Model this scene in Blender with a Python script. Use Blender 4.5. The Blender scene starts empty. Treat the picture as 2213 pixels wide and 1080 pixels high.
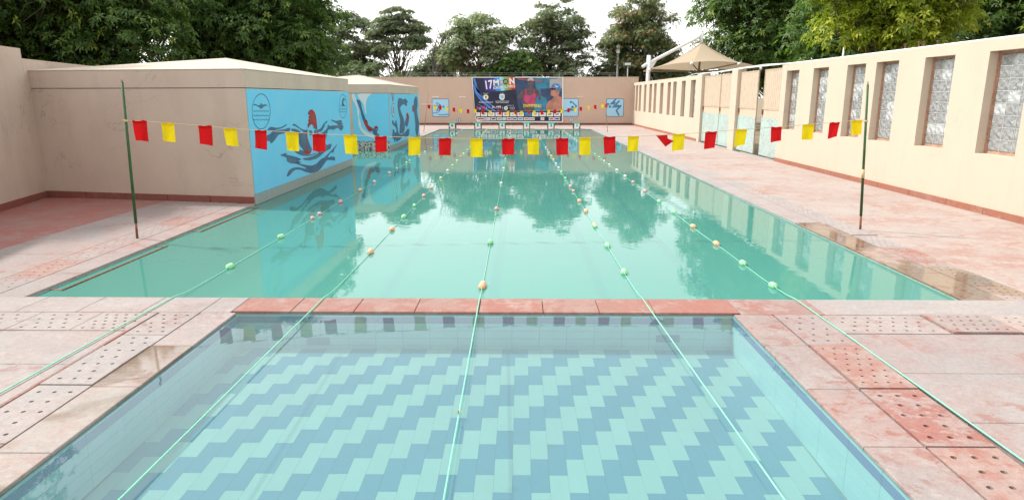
import bpy, bmesh, math, random
import numpy as np
from mathutils import Vector, Matrix
R = math.radians
random.seed(7); RNG = np.random.default_rng(7)
scene = bpy.context.scene
COL = scene.collection

# ------------------------------------------------------------------ camera, sky, sun, exposure
CAM_F, PW, PH = 1440.0, 2213, 1080          # focal length in photo pixels
PITCH = math.atan(331 / CAM_F); YAW = math.atan(18.5 / (CAM_F / math.cos(PITCH)))
CAM_H = 2.0
cam_d = bpy.data.cameras.new('camera'); cam = bpy.data.objects.new('camera', cam_d); COL.objects.link(cam)
cam_d.sensor_width = 36; cam_d.lens = 36 * CAM_F / PW; cam_d.clip_end = 2000; cam_d.clip_start = 0.05
cam.location = (0, 0, CAM_H); cam.rotation_euler = (R(90) - PITCH, 0, YAW)
scene.camera = cam
SUN_EL, SUN_AZ = R(51), R(22)               # sun stands to the left, slightly beyond the pool
sun_dir = Vector((-math.cos(SUN_EL) * math.cos(SUN_AZ), math.cos(SUN_EL) * math.sin(SUN_AZ), math.sin(SUN_EL)))
world = bpy.data.worlds.new('World'); scene.world = world; world.use_nodes = True
wn = world.node_tree.nodes; wl = world.node_tree.links; wn.clear()
wo = wn.new('ShaderNodeOutputWorld'); bg = wn.new('ShaderNodeBackground'); sky = wn.new('ShaderNodeTexSky'); hs = wn.new('ShaderNodeHueSaturation')
sky.sky_type = 'NISHITA'; sky.sun_disc = False; sky.sun_elevation = SUN_EL
sky.sun_rotation = math.atan2(sun_dir.x, sun_dir.y)
sky.air_density = 2.0; sky.dust_density = 0.6; sky.ozone_density = 1.0
hs.inputs['Saturation'].default_value = 0.10
bg.inputs['Strength'].default_value = 0.15
wl.new(sky.outputs[0], hs.inputs['Color']); wl.new(hs.outputs[0], bg.inputs[0]); wl.new(bg.outputs[0], wo.inputs[0])
sun_l = bpy.data.lights.new('sun', 'SUN'); sun_l.energy = 2.15; sun_l.angle = R(3); sun_l.color = (1, 0.96, 0.90)
sun_o = bpy.data.objects.new('sun', sun_l); COL.objects.link(sun_o)
sun_o.rotation_euler = (-sun_dir).to_track_quat('-Z', 'Y').to_euler()
sun_o.location = (0, 0, 40)
vs = scene.view_settings
vs.view_transform = 'Standard'; vs.look = 'None'; vs.gamma = 1; vs.use_curve_mapping = False; vs.exposure = 1.04

# ------------------------------------------------------------------ photo pixel -> point on a world plane (for flat paintings and prints)
_cp, _sp, _cy, _sy = math.cos(PITCH), math.sin(PITCH), math.cos(YAW), math.sin(YAW)
FWD = Vector((-_sy * _cp, _cy * _cp, -_sp)); RGT = Vector((_cy, _sy, 0)); UPV = RGT.cross(FWD); C0 = Vector((0, 0, CAM_H))
def ray(u, v): return FWD + RGT * ((u - 1106.5) / CAM_F) - UPV * ((v - 540) / CAM_F)
def on_x(u, v, x): d = ray(u, v); return C0 + d * (x / d.x)
def on_y(u, v, y): d = ray(u, v); return C0 + d * (y / d.y)
def on_z(u, v, z): d = ray(u, v); return C0 + d * ((z - CAM_H) / d.z)

# ------------------------------------------------------------------ materials
def srgb(*c):
    return tuple(((x / 255) / 12.92 if x / 255 <= .04045 else ((x / 255 + .055) / 1.055) ** 2.4) for x in c)
MATS = {}
class NT:
    def __init__(s, name):
        s.m = bpy.data.materials.new(name); s.m.use_nodes = True; s.t = s.m.node_tree; s.n = s.t.nodes; s.l = s.t.links
        s.n.clear(); s.out = s.n.new('ShaderNodeOutputMaterial')
    def add(s, typ, **kw):
        nd = s.n.new(typ)
        for k, v in kw.items():
            if k.startswith('i_'): nd.inputs[k[2:].replace('_', ' ')].default_value = v
            else: setattr(nd, k, v)
        return nd
    def link(s, a, b): s.l.new(a, b)
    def coords(s, kind='Object', scale=(1, 1, 1)):
        if kind == 'World':
            g = s.add('ShaderNodeNewGeometry'); o = g.outputs['Position']
        else:
            o = s.add('ShaderNodeTexCoord').outputs[kind]
        mp = s.add('ShaderNodeMapping'); mp.inputs['Scale'].default_value = scale; s.link(o, mp.inputs['Vector']); return mp.outputs[0]
    def noise(s, vec, scale, detail=4, rough=.55, dist=0.0):
        nd = s.add('ShaderNodeTexNoise'); nd.inputs['Scale'].default_value = scale; nd.inputs['Detail'].default_value = detail
        nd.inputs['Roughness'].default_value = rough; nd.inputs['Distortion'].default_value = dist
        if vec is not None: s.link(vec, nd.inputs['Vector'])
        return nd.outputs['Fac']
    def ramp(s, fac, stops):
        r = s.add('ShaderNodeValToRGB'); e = r.color_ramp.elements
        while len(e) < len(stops): e.new(.5)
        for i, (p, c) in enumerate(stops):
            e[i].position = p; e[i].color = (c if isinstance(c, tuple) else (c, c, c)) [:3] + (1,)
        s.link(fac, r.inputs[0]); return r.outputs[0]
    def mix(s, fac, a, b, mode='MIX'):
        m = s.add('ShaderNodeMix', data_type='RGBA', blend_type=mode)
        for sock, val in ((m.inputs[0], fac), (m.inputs[6], a), (m.inputs[7], b)):
            if hasattr(val, 'is_linked'): s.link(val, sock)
            else: sock.default_value = val if not isinstance(val, tuple) else tuple(val[:3]) + (1,)
        return m.outputs[2]
    def math(s, op, a, b=0.0):
        m = s.add('ShaderNodeMath', operation=op)
        for i, val in enumerate((a, b)):
            if hasattr(val, 'is_linked'): s.link(val, m.inputs[i])
            else: m.inputs[i].default_value = val
        return m.outputs[0]
    def bump(s, h, strength=.3, dist=.01):
        b = s.add('ShaderNodeBump'); b.inputs['Strength'].default_value = strength; b.inputs['Distance'].default_value = dist
        s.link(h, b.inputs['Height']); return b.outputs[0]
    def bsdf(s, color, rough=.7, normal=None, spec=.3, **kw):
        p = s.add('ShaderNodeBsdfPrincipled')
        for sock, val in (('Base Color', color), ('Roughness', rough)):
            if hasattr(val, 'is_linked'): s.link(val, p.inputs[sock])
            else: p.inputs[sock].default_value = val if not isinstance(val, tuple) else tuple(val[:3]) + (1,)
        p.inputs['Specular IOR Level'].default_value = spec
        for k, v in kw.items(): p.inputs[k.replace('_', ' ')].default_value = v
        if normal is not None: s.link(normal, p.inputs['Normal'])
        return p
    def done(s, sh): s.link(sh.outputs[0] if hasattr(sh, 'outputs') else sh, s.out.inputs[0]); return s.m

def plaster(name, col, stain, stain_amt=.5, fine=90, cracks=.18):
    t = NT(name); w = t.coords('World')
    big = t.noise(w, .9, 5, .6); streak = t.noise(t.coords('World', (1.6, 1.6, .35)), 1.0, 7, .68)
    f = t.math('MULTIPLY', t.ramp(big, [(.38, 0.), (.75, 1.)]), stain_amt)
    f2 = t.math('MULTIPLY', t.ramp(streak, [(.5, 0.), (.85, 1.)]), stain_amt)
    c = t.mix(f, col, stain); c = t.mix(f2, c, tuple(x * .85 for x in stain))
    g = t.noise(w, fine, 3, .6); g2 = t.noise(w, 14, 3)
    c = t.mix(.10, c, t.ramp(g, [(.3, .2), (.7, .9)]), 'OVERLAY')
    cn_ = t.noise(t.coords('World', (.8, .8, 1.1)), .7, 8, .62, .8); msk = t.ramp(t.noise(w, .45, 3), [(.48, 0.), (.6, 1.)])
    cr = t.math('MULTIPLY', t.ramp(cn_, [(.494, 0.), (.5, 1.), (.506, 0.)]), msk); c = t.mix(t.math('MULTIPLY', cr, cracks), c, tuple(x * .4 for x in stain))
    drip = t.math('MULTIPLY', t.ramp(t.noise(t.coords('World', (7, 7, .25)), 1.0, 6, .7), [(.56, 0.), (.8, 1.)]), t.ramp(t.noise(w, .8, 3), [(.45, 0.), (.7, 1.)])); c = t.mix(t.math('MULTIPLY', drip, cracks), c, tuple(x * .62 for x in stain))
    n = t.bump(t.math('ADD', g, t.math('MULTIPLY', g2, .8)), .5, .006)
    return t.done(t.bsdf(c, .9, n, .15))

def plain(name, col, rough=.5, var=.08, scale=12, metal=0, spec=.4, bump=0.0):
    t = NT(name); w = t.coords('World'); n1 = t.noise(w, scale, 4, .6)
    c = t.mix(t.ramp(n1, [(.3, 0.), (.7, 1.)]), tuple(x * (1 - var) for x in col), tuple(min(1, x * (1 + var)) for x in col))
    return t.done(t.bsdf(c, rough, t.bump(n1, bump, .004) if bump else None, spec, Metallic=metal))

def paint(name, col, fade=.12):
    t = NT(name); w = t.coords('World'); a = t.noise(w, 2.5, 5, .6); b = t.noise(w, 70, 3)
    c = t.mix(t.math('MULTIPLY', t.ramp(a, [(.4, 0.), (.8, 1.)]), fade), col, (.62, .6, .55))
    return t.done(t.bsdf(c, .75, t.bump(b, .35, .004), .2))

def sandstone(name, red, pale, grey, red_amt, wet=0.0, wet_scale=1.0):
    """worn red sandstone slab: pale lime bloom over a red body, flaking in ragged patches; grey grime; optional wet patches"""
    t = NT(name); w = t.coords('World'); oi = t.add('ShaderNodeObjectInfo'); rnd = t.math('SUBTRACT', oi.outputs['Random'], .5)
    big = t.noise(w, .55, 5, .6, .5); mid = t.noise(w, 2.6, 9, .72, .6); fine = t.noise(w, 38, 4, .6); rag = t.noise(w, 9, 9, .75, .35); veins = t.noise(t.coords('World', (1, 3.2, 1)), 1.7, 9, .74, 1.0)
    k = t.math('ADD', t.math('MULTIPLY', big, .30), t.math('MULTIPLY', mid, .34)); k = t.math('ADD', k, t.math('MULTIPLY', veins, .14)); k = t.math('ADD', k, t.math('MULTIPLY', rag, .22))
    k = t.math('ADD', k, t.math('MULTIPLY', rnd, .055))
    thr = .5 + (.5 - red_amt) * .24
    soft = t.ramp(k, [(thr - .09, 0.), (thr + .01, .42), (thr + .10, .62)]); flake = t.ramp(k, [(thr + .018, 0.), (thr + .028, .5)])
    f = t.math('MAXIMUM', soft, t.math('ADD', t.math('MULTIPLY', soft, .75), flake))
    c = t.mix(f, pale, red)
    fk = t.math('MULTIPLY', t.ramp(t.noise(w, 5.5, 10, .72, .25), [(.545, 0.), (.565, 1.)]), t.ramp(t.noise(t.coords('World', (1, 1, 1)), 1.4, 3, .5), [(.62 - red_amt * .3, 0.), (.70 - red_amt * .3, 1.)]))
    c = t.mix(t.math('MULTIPLY', fk, .75 if red_amt < .6 else .3), c, tuple(x * .92 for x in red))
    gm = t.ramp(t.noise(w, .95, 8, .7, .6), [(.44, 0.), (.66, .75)]); c = t.mix(gm, c, grey)
    bl = t.ramp(t.noise(t.coords('World', (1.3, .8, 1)), 3.1, 9, .78, .4), [(.55, 0.), (.66, .5)]); c = t.mix(bl, c, tuple(min(1, x * 1.12) for x in pale))
    c = t.mix(t.math('ADD', .5, t.math('MULTIPLY', rnd, .5)), t.mix(1.0, c, (.93, .91, .90), 'MULTIPLY'), c)
    spk = t.ramp(t.noise(w, 105, 2), [(.28, .70), (.5, 1.)]); c = t.mix(.5, c, spk, 'MULTIPLY')
    grain = t.ramp(t.noise(w, 24, 6, .7), [(.35, .80), (.62, 1.06)]); c = t.mix(.6, c, grain, 'MULTIPLY')
    crack = t.ramp(t.noise(w, 5, 8, .75, 1.2), [(.488, 0.), (.5, .30), (.512, 0.)]); c = t.mix(crack, c, tuple(x * .5 for x in grey))
    if wet > 0:
        wn_ = t.math('ADD', t.noise(w, .8 * wet_scale, 4, .5, .5), t.math('MULTIPLY', t.math('SUBTRACT', mid, .5), .16))
        wm = t.ramp(wn_, [(.56 - wet * .16, 0.), (.585 - wet * .16, .55), (.63 - wet * .16, 1.)])
        c = t.mix(wm, c, t.mix(1.0, c, (.66, .61, .52), 'MULTIPLY'))
        rough = t.math('SUBTRACT', .82, t.math('MULTIPLY', wm, .77))
        hgt = t.math('MULTIPLY', t.math('ADD', fine, mid), t.math('SUBTRACT', 1.0, t.math('MULTIPLY', wm, .985)))
        return t.done(t.bsdf(c, rough, t.bump(hgt, .35, .008), .5))
    return t.done(t.bsdf(c, .82, t.bump(t.math('ADD', fine, t.math('MULTIPLY', rag, 1.5)), .45, .007), .25))

def tile_mat(name, col, rough=.25, dirt=None, amt=.35):
    t = NT(name); oi = t.add('ShaderNodeObjectInfo'); w = t.coords('World')
    c = t.mix(oi.outputs['Random'], tuple(x * .965 for x in col), tuple(min(1, x * 1.03) for x in col))
    d = t.ramp(t.noise(w, 3.5, 5, .65), [(.5, 0.), (.8 if amt < .5 else .66, amt)])
    c = t.mix(d, c, dirt or tuple(x * .8 for x in col))
    return t.done(t.bsdf(c, rough, None, .4))

def water(name, tint, murk, opacity, bump_d, scale):
    t = NT(name)
    w = t.coords('World', (1, 1, 1))
    n = t.math('ADD', t.noise(w, scale, 3, .5, .3), t.math('MULTIPLY', t.noise(w, scale * 4.3, 2, .5), .12))
    nm = t.bump(n, 1.0, bump_d)
    tr = t.add('ShaderNodeBsdfTransparent'); tr.inputs[0].default_value = tint + (1,)
    di = t.add('ShaderNodeBsdfDiffuse')
    mc = t.mix(t.noise(w, .25, 3), tuple(x * .94 for x in murk), tuple(min(1, x * 1.05) for x in murk)); t.link(mc, di.inputs[0])
    m1 = t.add('ShaderNodeMixShader'); m1.inputs[0].default_value = opacity; t.link(tr.outputs[0], m1.inputs[1]); t.link(di.outputs[0], m1.inputs[2])
    gl = t.add('ShaderNodeBsdfGlossy'); gl.inputs['Roughness'].default_value = 0.0; t.link(nm, gl.inputs['Normal'])
    fr = t.add('ShaderNodeFresnel'); fr.inputs[0].default_value = 1.333; t.link(nm, fr.inputs['Normal'])
    m2 = t.add('ShaderNodeMixShader'); t.link(fr.outputs[0], m2.inputs[0]); t.link(m1.outputs[0], m2.inputs[1]); t.link(gl.outputs[0], m2.inputs[2])
    return t.done(m2)

def leaf_mat(name, dark, light, accent=None, trans=.35):
    t = NT(name); at = t.add('ShaderNodeAttribute', attribute_name='tint')
    stops = [(0., dark), (.8, light), (1., accent or light)]
    c = t.ramp(at.outputs['Fac'], stops)
    p = t.bsdf(c, .5, None, .3); tl = t.add('ShaderNodeBsdfTranslucent')
    c2 = t.mix(1.0, c, (1.0, 1.15, .5), 'MULTIPLY'); t.link(c2, tl.inputs[0])
    m = t.add('ShaderNodeMixShader'); m.inputs[0].default_value = trans; t.link(p.outputs[0], m.inputs[1]); t.link(tl.outputs[0], m.inputs[2])
    return t.done(m)

def cloth(name, col):
    t = NT(name); w = t.coords('World'); n = t.noise(w, 40, 4)
    c = t.mix(n, tuple(x * .85 for x in col), tuple(min(1, x * 1.1) for x in col))
    p = t.bsdf(c, .8, t.bump(n, .3, .003), .1); tl = t.add('ShaderNodeBsdfTranslucent'); t.link(c, tl.inputs[0])
    m = t.add('ShaderNodeMixShader'); m.inputs[0].default_value = .35; t.link(p.outputs[0], m.inputs[1]); t.link(tl.outputs[0], m.inputs[2])
    return t.done(m)

M = {}
M['wall_cream'] = plaster('wall_cream', (.55, .46, .36), (.495, .405, .315), .35, cracks=.3)
M['wall_beige'] = plaster('wall_beige', (.58, .43, .34), (.51, .375, .295), .4)
M['wall_brown'] = plaster('wall_brown', (.55, .44, .36), (.455, .36, .295), .6, cracks=.6)
M['roof_plaster'] = plaster('roof_plaster', (.55, .47, .385), (.49, .41, .33), .3)
M['ground'] = plain('ground', (.20, .16, .10), .95, .3, .6, bump=.3)
M['dark'] = plain('dark', (.012, .012, .012), .9)
M['joint'] = plain('joint', (.05, .042, .036), .95, .3, 6)
RED, PALE, GREY = (.52, .20, .145), (.66, .53, .46), (.44, .385, .35)
M['stone_pale'] = sandstone('stone_pale', (.32, .20, .175), (.385, .347, .328), (.31, .295, .29), .28)
M['stone_grey'] = sandstone('stone_grey', (.335, .18, .152), (.345, .308, .292), (.295, .275, .268), .30)
M['stone_red'] = sandstone('stone_red', (.335, .145, .115), (.385, .29, .255), (.31, .19, .16), .66)
M['stone_cover'] = sandstone('stone_cover', (.35, .16, .125), (.385, .31, .275), (.33, .265, .245), .60)
M['stone_mixed'] = sandstone('stone_mixed', (.325, .13, .102), (.365, .325, .303), (.28, .262, .25), .42)
M['stone_right'] = sandstone('stone_right', (.375, .22, .178), (.43, .38, .345), (.375, .315, .285), .44)
M['stone_left'] = sandstone('stone_left', (.36, .135, .112), (.36, .26, .235), (.31, .22, .20), .82)
M['stone_bloom'] = sandstone('stone_bloom', (.35, .165, .14), (.35, .31, .29), (.30, .275, .265), .36)
M['stone_wet'] = sandstone('stone_wet', (.32, .14, .10), (.39, .32, .275), (.30, .26, .235), .38, wet=1.0, wet_scale=.8)
M['stone_damp'] = sandstone('stone_damp', (.33, .125, .09), (.39, .32, .28), (.29, .265, .25), .42, wet=.20, wet_scale=.8)
M['stone_soaked'] = sandstone('stone_soaked', (.32, .15, .115), (.37, .325, .295), (.29, .27, .25), .30, wet=.62, wet_scale=.8)
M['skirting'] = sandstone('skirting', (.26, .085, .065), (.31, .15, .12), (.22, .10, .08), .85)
M['skirting_sun'] = sandstone('skirting_sun', (.36, .135, .085), (.42, .23, .17), (.33, .16, .12), .85)  # lighter copy of the skirting stone, sunlight on the right wall put into its colour
M['tile_pale'] = tile_mat('tile_pale', (.405, .465, .435), .25, (.36, .38, .33))
M['tile_blue'] = tile_mat('tile_blue', (.125, .245, .325))
M['tile_stripe'] = tile_mat('tile_stripe', (.13, .18, .37))
M['tile_wall'] = tile_mat('tile_wall', (.56, .69, .68))
M['tile_green'] = tile_mat('tile_green', (.42, .56, .52), .3, (.34, .38, .10), .8)
M['tile_strip'] = tile_mat('tile_strip', (.27, .31, .30), .35, (.35, .35, .28))
M['grout'] = plain('grout', (.33, .41, .38), .8, .15, 8)
M['pool_floor'] = plain('pool_floor', (.30, .48, .42), .6, .05, 2)
M['lane_mark'] = plain('lane_mark', (.05, .12, .28), .6)
M['water_main'] = water('water_main', (.60, .92, .86), (.10, .335, .28), .73, .0013, 3.0)
M['water_small'] = water('water_small', (.68, .94, .93), (.26, .43, .46), .20, .0008, 3.0)
M['mural_blue'] = paint('mural_blue', (.15, .55, .79))
M['mural_dark'] = paint('mural_dark', (.055, .135, .225))
M['mural_red'] = paint('mural_red', (.32, .018, .016))
M['mural_white'] = paint('mural_white', (.62, .66, .70))
M['sign_light'] = paint('sign_light', (.36, .66, .84))
M['sign_blue'] = paint('sign_blue', (.06, .20, .38))
M['black'] = plain('black', (.02, .02, .025), .5)
M['mortar'] = plain('mortar', (.50, .48, .46), .8, .15, 20)
M['white'] = plain('white', (.80, .80, .78), .5, .04)
M['flag_red'] = cloth('flag_red', (.62, .012, .014))
M['flag_yellow'] = cloth('flag_yellow', (.82, .60, .012))
M['string'] = plain('string', (.55, .42, .25), .9)
M['pole_green'] = plain('pole_green', (.028, .085, .022), .5, .35, 9)
M['rust'] = plain('rust', (.22, .085, .045), .8, .4, 20, bump=.4)
M['bamboo'] = plain('bamboo', (.30, .25, .15), .7, .3, 20)
M['rope'] = plain('rope', (.22, .60, .42), .55, .15, 60)
M['float_green'] = plain('float_green', (.32, .66, .36), .45, .12, 30)
M['float_lime'] = plain('float_lime', (.60, .72, .32), .45, .12, 30)
M['float_orange'] = plain('float_orange', (.76, .44, .25), .45, .12, 30)
M['float_pink'] = plain('float_pink', (.70, .36, .33), .45, .12, 30)
M['float_cream'] = plain('float_cream', (.72, .66, .56), .5, .12, 30)
M['white_metal'] = plain('white_metal', (.74, .74, .72), .4, .06, 5)
M['grey_metal'] = plain('grey_metal', (.36, .37, .38), .5, .1, 5)
M['canopy'] = cloth('canopy', (.55, .445, .32))
M['canopy_frame'] = plain('canopy_frame', (.30, .23, .16), .6)
M['gate_frame'] = plain('gate_frame', (.47, .34, .245), .55, .15, 6)
M['gate_paint'] = plain('gate_paint', (.55, .435, .325), .55, .08, 6)
M['frame_wood'] = plain('frame_wood', (.42, .24, .16), .75, .25, 14)
M['block_green'] = plain('block_green', (.05, .36, .24), .55, .15)
M['block_white'] = plain('block_white', (.72, .78, .80), .5, .05)
M['block_leg'] = plain('block_leg', (.07, .055, .04), .6, .3)
M['bark'] = plain('bark', (.10, .078, .06), .95, .35, 6, bump=.6)
M['bark_red'] = plain('bark_red', (.17, .105, .075), .95, .3, 6, bump=.6)
M['bark_grey'] = plain('bark_grey', (.15, .135, .125), .95, .3, 6)
M['leaf_dark'] = leaf_mat('leaf_dark', (0.041, 0.085, 0.024), (0.152, 0.250, 0.063), (0.342, 0.415, 0.085), .42)
M['leaf_mid'] = leaf_mat('leaf_mid', (0.043, 0.089, 0.024), (0.132, 0.222, 0.053), (0.348, 0.396, 0.072), .40)
M['leaf_bright'] = leaf_mat('leaf_bright', (.13, .19, .016), (.38, .44, .035), (.60, .60, .10), .42)
M['leaf_hazy'] = leaf_mat('leaf_hazy', (0.111, 0.153, 0.085), (0.247, 0.305, 0.169), (0.442, 0.312, 0.117), .38)  # greyer, paler leaves for distant trees: air haze put into the colour
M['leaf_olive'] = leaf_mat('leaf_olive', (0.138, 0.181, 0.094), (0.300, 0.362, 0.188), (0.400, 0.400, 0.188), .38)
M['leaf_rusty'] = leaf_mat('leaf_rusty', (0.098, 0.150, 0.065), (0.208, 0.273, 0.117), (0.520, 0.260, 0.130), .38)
def frp():
    t = NT('frp_sheet'); w = t.coords('World'); a = t.noise(w, 6.5, 7, .8, 3.0); b = t.noise(w, 1.6, 4)
    c = t.mix(t.ramp(a, [(.38, 0.), (.62, 1.)]), (.17, .28, .26), (.56, .60, .55)); c = t.mix(t.ramp(b, [(.4, 0.), (.7, .5)]), c, (.42, .60, .55))
    return t.done(t.bsdf(c, .45, t.bump(a, .3, .004), .4))
M['frp'] = frp()
def glassblock():
    t = NT('glass_block'); w = t.coords('World'); ob = t.coords('Object'); oi = t.add('ShaderNodeObjectInfo')
    vo = t.add('ShaderNodeTexVoronoi', feature='SMOOTH_F1'); vo.inputs['Scale'].default_value = 11; t.link(ob, vo.inputs['Vector'])
    a = t.math('ADD', t.noise(w, 13, 3, .5, 2.0), t.math('MULTIPLY', vo.outputs['Distance'], 1.6)); nm = t.bump(a, .8, .035)
    tr = t.add('ShaderNodeBsdfRefraction'); tr.inputs['IOR'].default_value = 1.2; tr.inputs['Roughness'].default_value = .03; tr.inputs[0].default_value = (.86, .90, .90, 1); t.link(nm, tr.inputs['Normal'])
    di = t.bsdf((.64, .67, .67), .3, nm, .5)
    f = t.math('ADD', .42, t.math('MULTIPLY', t.math('GREATER_THAN', oi.outputs['Random'], .7), .40))
    m = t.add('ShaderNodeMixShader'); t.link(f, m.inputs[0]); t.link(tr.outputs[0], m.inputs[1]); t.link(di.outputs[0], m.inputs[2])
    gl = t.add('ShaderNodeBsdfGlossy'); gl.inputs['Roughness'].default_value = .03; t.link(nm, gl.inputs['Normal'])
    fr = t.add('ShaderNodeFresnel'); fr.inputs[0].default_value = 1.5; t.link(nm, fr.inputs['Normal'])
    m2 = t.add('ShaderNodeMixShader'); t.link(fr.outputs[0], m2.inputs[0]); t.link(m.outputs[0], m2.inputs[1]); t.link(gl.outputs[0], m2.inputs[2])
    return t.done(m2)
M['glass_block'] = glassblock()
def mosaic():
    t = NT('mosaic'); w = t.coords('World', (26, 26, 26)); wn_ = t.add('ShaderNodeTexWhiteNoise'); s = t.add('ShaderNodeVectorMath', operation='FLOOR')
    t.link(w, s.inputs[0]); t.link(s.outputs[0], wn_.inputs['Vector'])
    c = t.ramp(wn_.outputs['Value'], [(.35, (.02, .03, .03)), (.36, (.45, .5, .46))]); c2 = c
    return t.done(t.bsdf(c2, .4))
M['mosaic'] = mosaic()

# ------------------------------------------------------------------ mesh helpers
class MB:
    """collects geometry of ONE piece"""
    def __init__(s): s.v = []; s.f = []
    def quad(s, *p):
        i = len(s.v); s.v += [tuple(q) for q in p]; s.f.append(tuple(range(i, i + len(p)))); return s
    def box(s, x0, x1, y0, y1, z0, z1, bev=0.0):
        i = len(s.v)
        if bev <= 0:
            s.v += [(x, y, z) for z in (z0, z1) for y in (y0, y1) for x in (x0, x1)]
            s.f += [tuple(i + k for k in q) for q in ((0, 2, 3, 1), (4, 5, 7, 6), (0, 1, 5, 4), (2, 6, 7, 3), (0, 4, 6, 2), (1, 3, 7, 5))]
        else:
            b = bev
            s.v += [(x0, y0, z0), (x1, y0, z0), (x1, y1, z0), (x0, y1, z0), (x0, y0, z1 - b), (x1, y0, z1 - b), (x1, y1, z1 - b), (x0, y1, z1 - b),
                    (x0 + b, y0 + b, z1), (x1 - b, y0 + b, z1), (x1 - b, y1 - b, z1), (x0 + b, y1 - b, z1)]
            s.f += [tuple(i + k for k in q) for q in ((3, 2, 1, 0), (0, 1, 5, 4), (1, 2, 6, 5), (2, 3, 7, 6), (3, 0, 4, 7), (4, 5, 9, 8), (5, 6, 10, 9), (6, 7, 11, 10), (7, 4, 8, 11), (8, 9, 10, 11))]
        return s
    def prism(s, base, z0, z1):
        i = len(s.v); n = len(base)
        s.v += [(p[0], p[1], z0) for p in base] + [(p[0], p[1], z1) for p in base]
        s.f.append(tuple(i + k for k in range(n - 1, -1, -1))); s.f.append(tuple(i + n + k for k in range(n)))
        for k in range(n): j = (k + 1) % n; s.f.append((i + k, i + j, i + n + j, i + n + k))
        return s
    def tube(s, pts, rad, n=8, cap=True):
        pts = [Vector(p) for p in pts]; m = len(pts); rads = rad if isinstance(rad, (list, tuple)) else [rad] * m
        i0 = len(s.v); prev = None
        for k, p in enumerate(pts):
            d = (pts[min(k + 1, m - 1)] - pts[max(k - 1, 0)])
            d = d.normalized() if d.length > 1e-9 else Vector((0, 0, 1))
            a = Vector((0, 0, 1)) if abs(d.z) < .9 else Vector((1, 0, 0))
            t1 = d.cross(a).normalized()
            if prev is not None:
                q = prev - d * prev.dot(d)
                if q.length > 1e-6: t1 = q.normalized()
            prev = t1; t2 = d.cross(t1)
            for j in range(n):
                an = 2 * math.pi * j / n; s.v.append(tuple(p + (t1 * math.cos(an) + t2 * math.sin(an)) * rads[k]))
        for k in range(m - 1):
            for j in range(n):
                a = i0 + k * n + j; b = i0 + k * n + (j + 1) % n; s.f.append((a, b, b + n, a + n))
        if cap:
            s.f.append(tuple(i0 + j for j in range(n - 1, -1, -1))); s.f.append(tuple(i0 + (m - 1) * n + j for j in range(n)))
        return s
    def bar(s, a, b, w, h):
        a, b = Vector(a), Vector(b); d = (b - a).normalized(); up = Vector((0, 0, 1)) if abs(d.z) < .95 else Vector((0, 1, 0))
        sx = d.cross(up).normalized() * (w / 2); sy = sx.cross(d).normalized() * (h / 2); i = len(s.v)
        for p in (a, b): s.v += [tuple(p + q) for q in (-sx - sy, sx - sy, sx + sy, -sx + sy)]
        s.f += [tuple(i + k for k in q) for q in ((3, 2, 1, 0), (4, 5, 6, 7), (0, 1, 5, 4), (1, 2, 6, 5), (2, 3, 7, 6), (3, 0, 4, 7))]
        return s
    def sphere(s, c, r, nu=12, nv=7, sc=(1, 1, 1)):
        i = len(s.v); c = Vector(c)
        for a in range(nv + 1):
            ph = math.pi * a / nv
            for b in range(nu):
                th = 2 * math.pi * b / nu
                s.v.append((c.x + r * sc[0] * math.sin(ph) * math.cos(th), c.y + r * sc[1] * math.sin(ph) * math.sin(th), c.z + r * sc[2] * math.cos(ph)))
        for a in range(nv):
            for b in range(nu):
                s.f.append((i + a * nu + b, i + (a + 1) * nu + b, i + (a + 1) * nu + (b + 1) % nu, i + a * nu + (b + 1) % nu))
        return s
    def mesh(s, name, smooth=False):
        me = bpy.data.meshes.new(name); me.from_pydata(s.v, [], s.f); me.update()
        if smooth: me.polygons.foreach_set('use_smooth', [True] * len(me.polygons))
        return me
    def build(s, name, mat, parent=None, smooth=False):
        return obj(name, s.mesh(name, smooth), mat, parent)

def obj(name, me, mat, parent=None, loc=None):
    o = bpy.data.objects.new(name, me); COL.objects.link(o)
    if mat is not None and not me.materials: me.materials.append(M[mat])
    if parent is not None: o.parent = parent
    if loc is not None: o.location = loc
    return o
def tag(o, label=None, cat=None, group=None, kind=None):
    if label: o['label'] = label
    if cat: o['category'] = cat
    if group: o['group'] = group
    if kind: o['kind'] = kind
    return o
def thing(name, label, cat, loc=(0, 0, 0), group=None, rz=0):
    e = bpy.data.objects.new(name, None); COL.objects.link(e); e.location = loc; e.rotation_euler = (0, 0, rz); e.empty_display_size = .2
    return tag(e, label, cat, group, 'thing')
def struct(name, loc=(0, 0, 0)):
    e = bpy.data.objects.new(name, None); COL.objects.link(e); e.location = loc; e['kind'] = 'structure'; e.empty_display_size = .2; return e
def polyplate(pts3, offset, thick):
    """flat painted shape: polygon filled, pushed off its wall by `offset` (a vector) with a real edge of `thick`"""
    bm = bmesh.new(); off = Vector(offset).normalized()
    vs_ = [bm.verts.new(Vector(p) + off * thick) for p in pts3]; es = [bm.edges.new((vs_[i], vs_[(i + 1) % len(vs_)])) for i in range(len(vs_))]
    bmesh.ops.triangle_fill(bm, use_beauty=True, use_dissolve=False, edges=es)
    me = bpy.data.meshes.new('plate'); bm.normal_update()
    for f in bm.faces:
        if f.normal.dot(off) < 0: f.normal_flip()
    bm.to_mesh(me); bm.free(); return me
def smooth_poly(pts, it=1):
    for _ in range(it):
        q = []
        for i in range(len(pts)):
            a, b = pts[i], pts[(i + 1) % len(pts)]
            q += [(a[0] * .8 + b[0] * .2, a[1] * .8 + b[1] * .2), (a[0] * .2 + b[0] * .8, a[1] * .2 + b[1] * .8)]
        pts = q
    return pts
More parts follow.
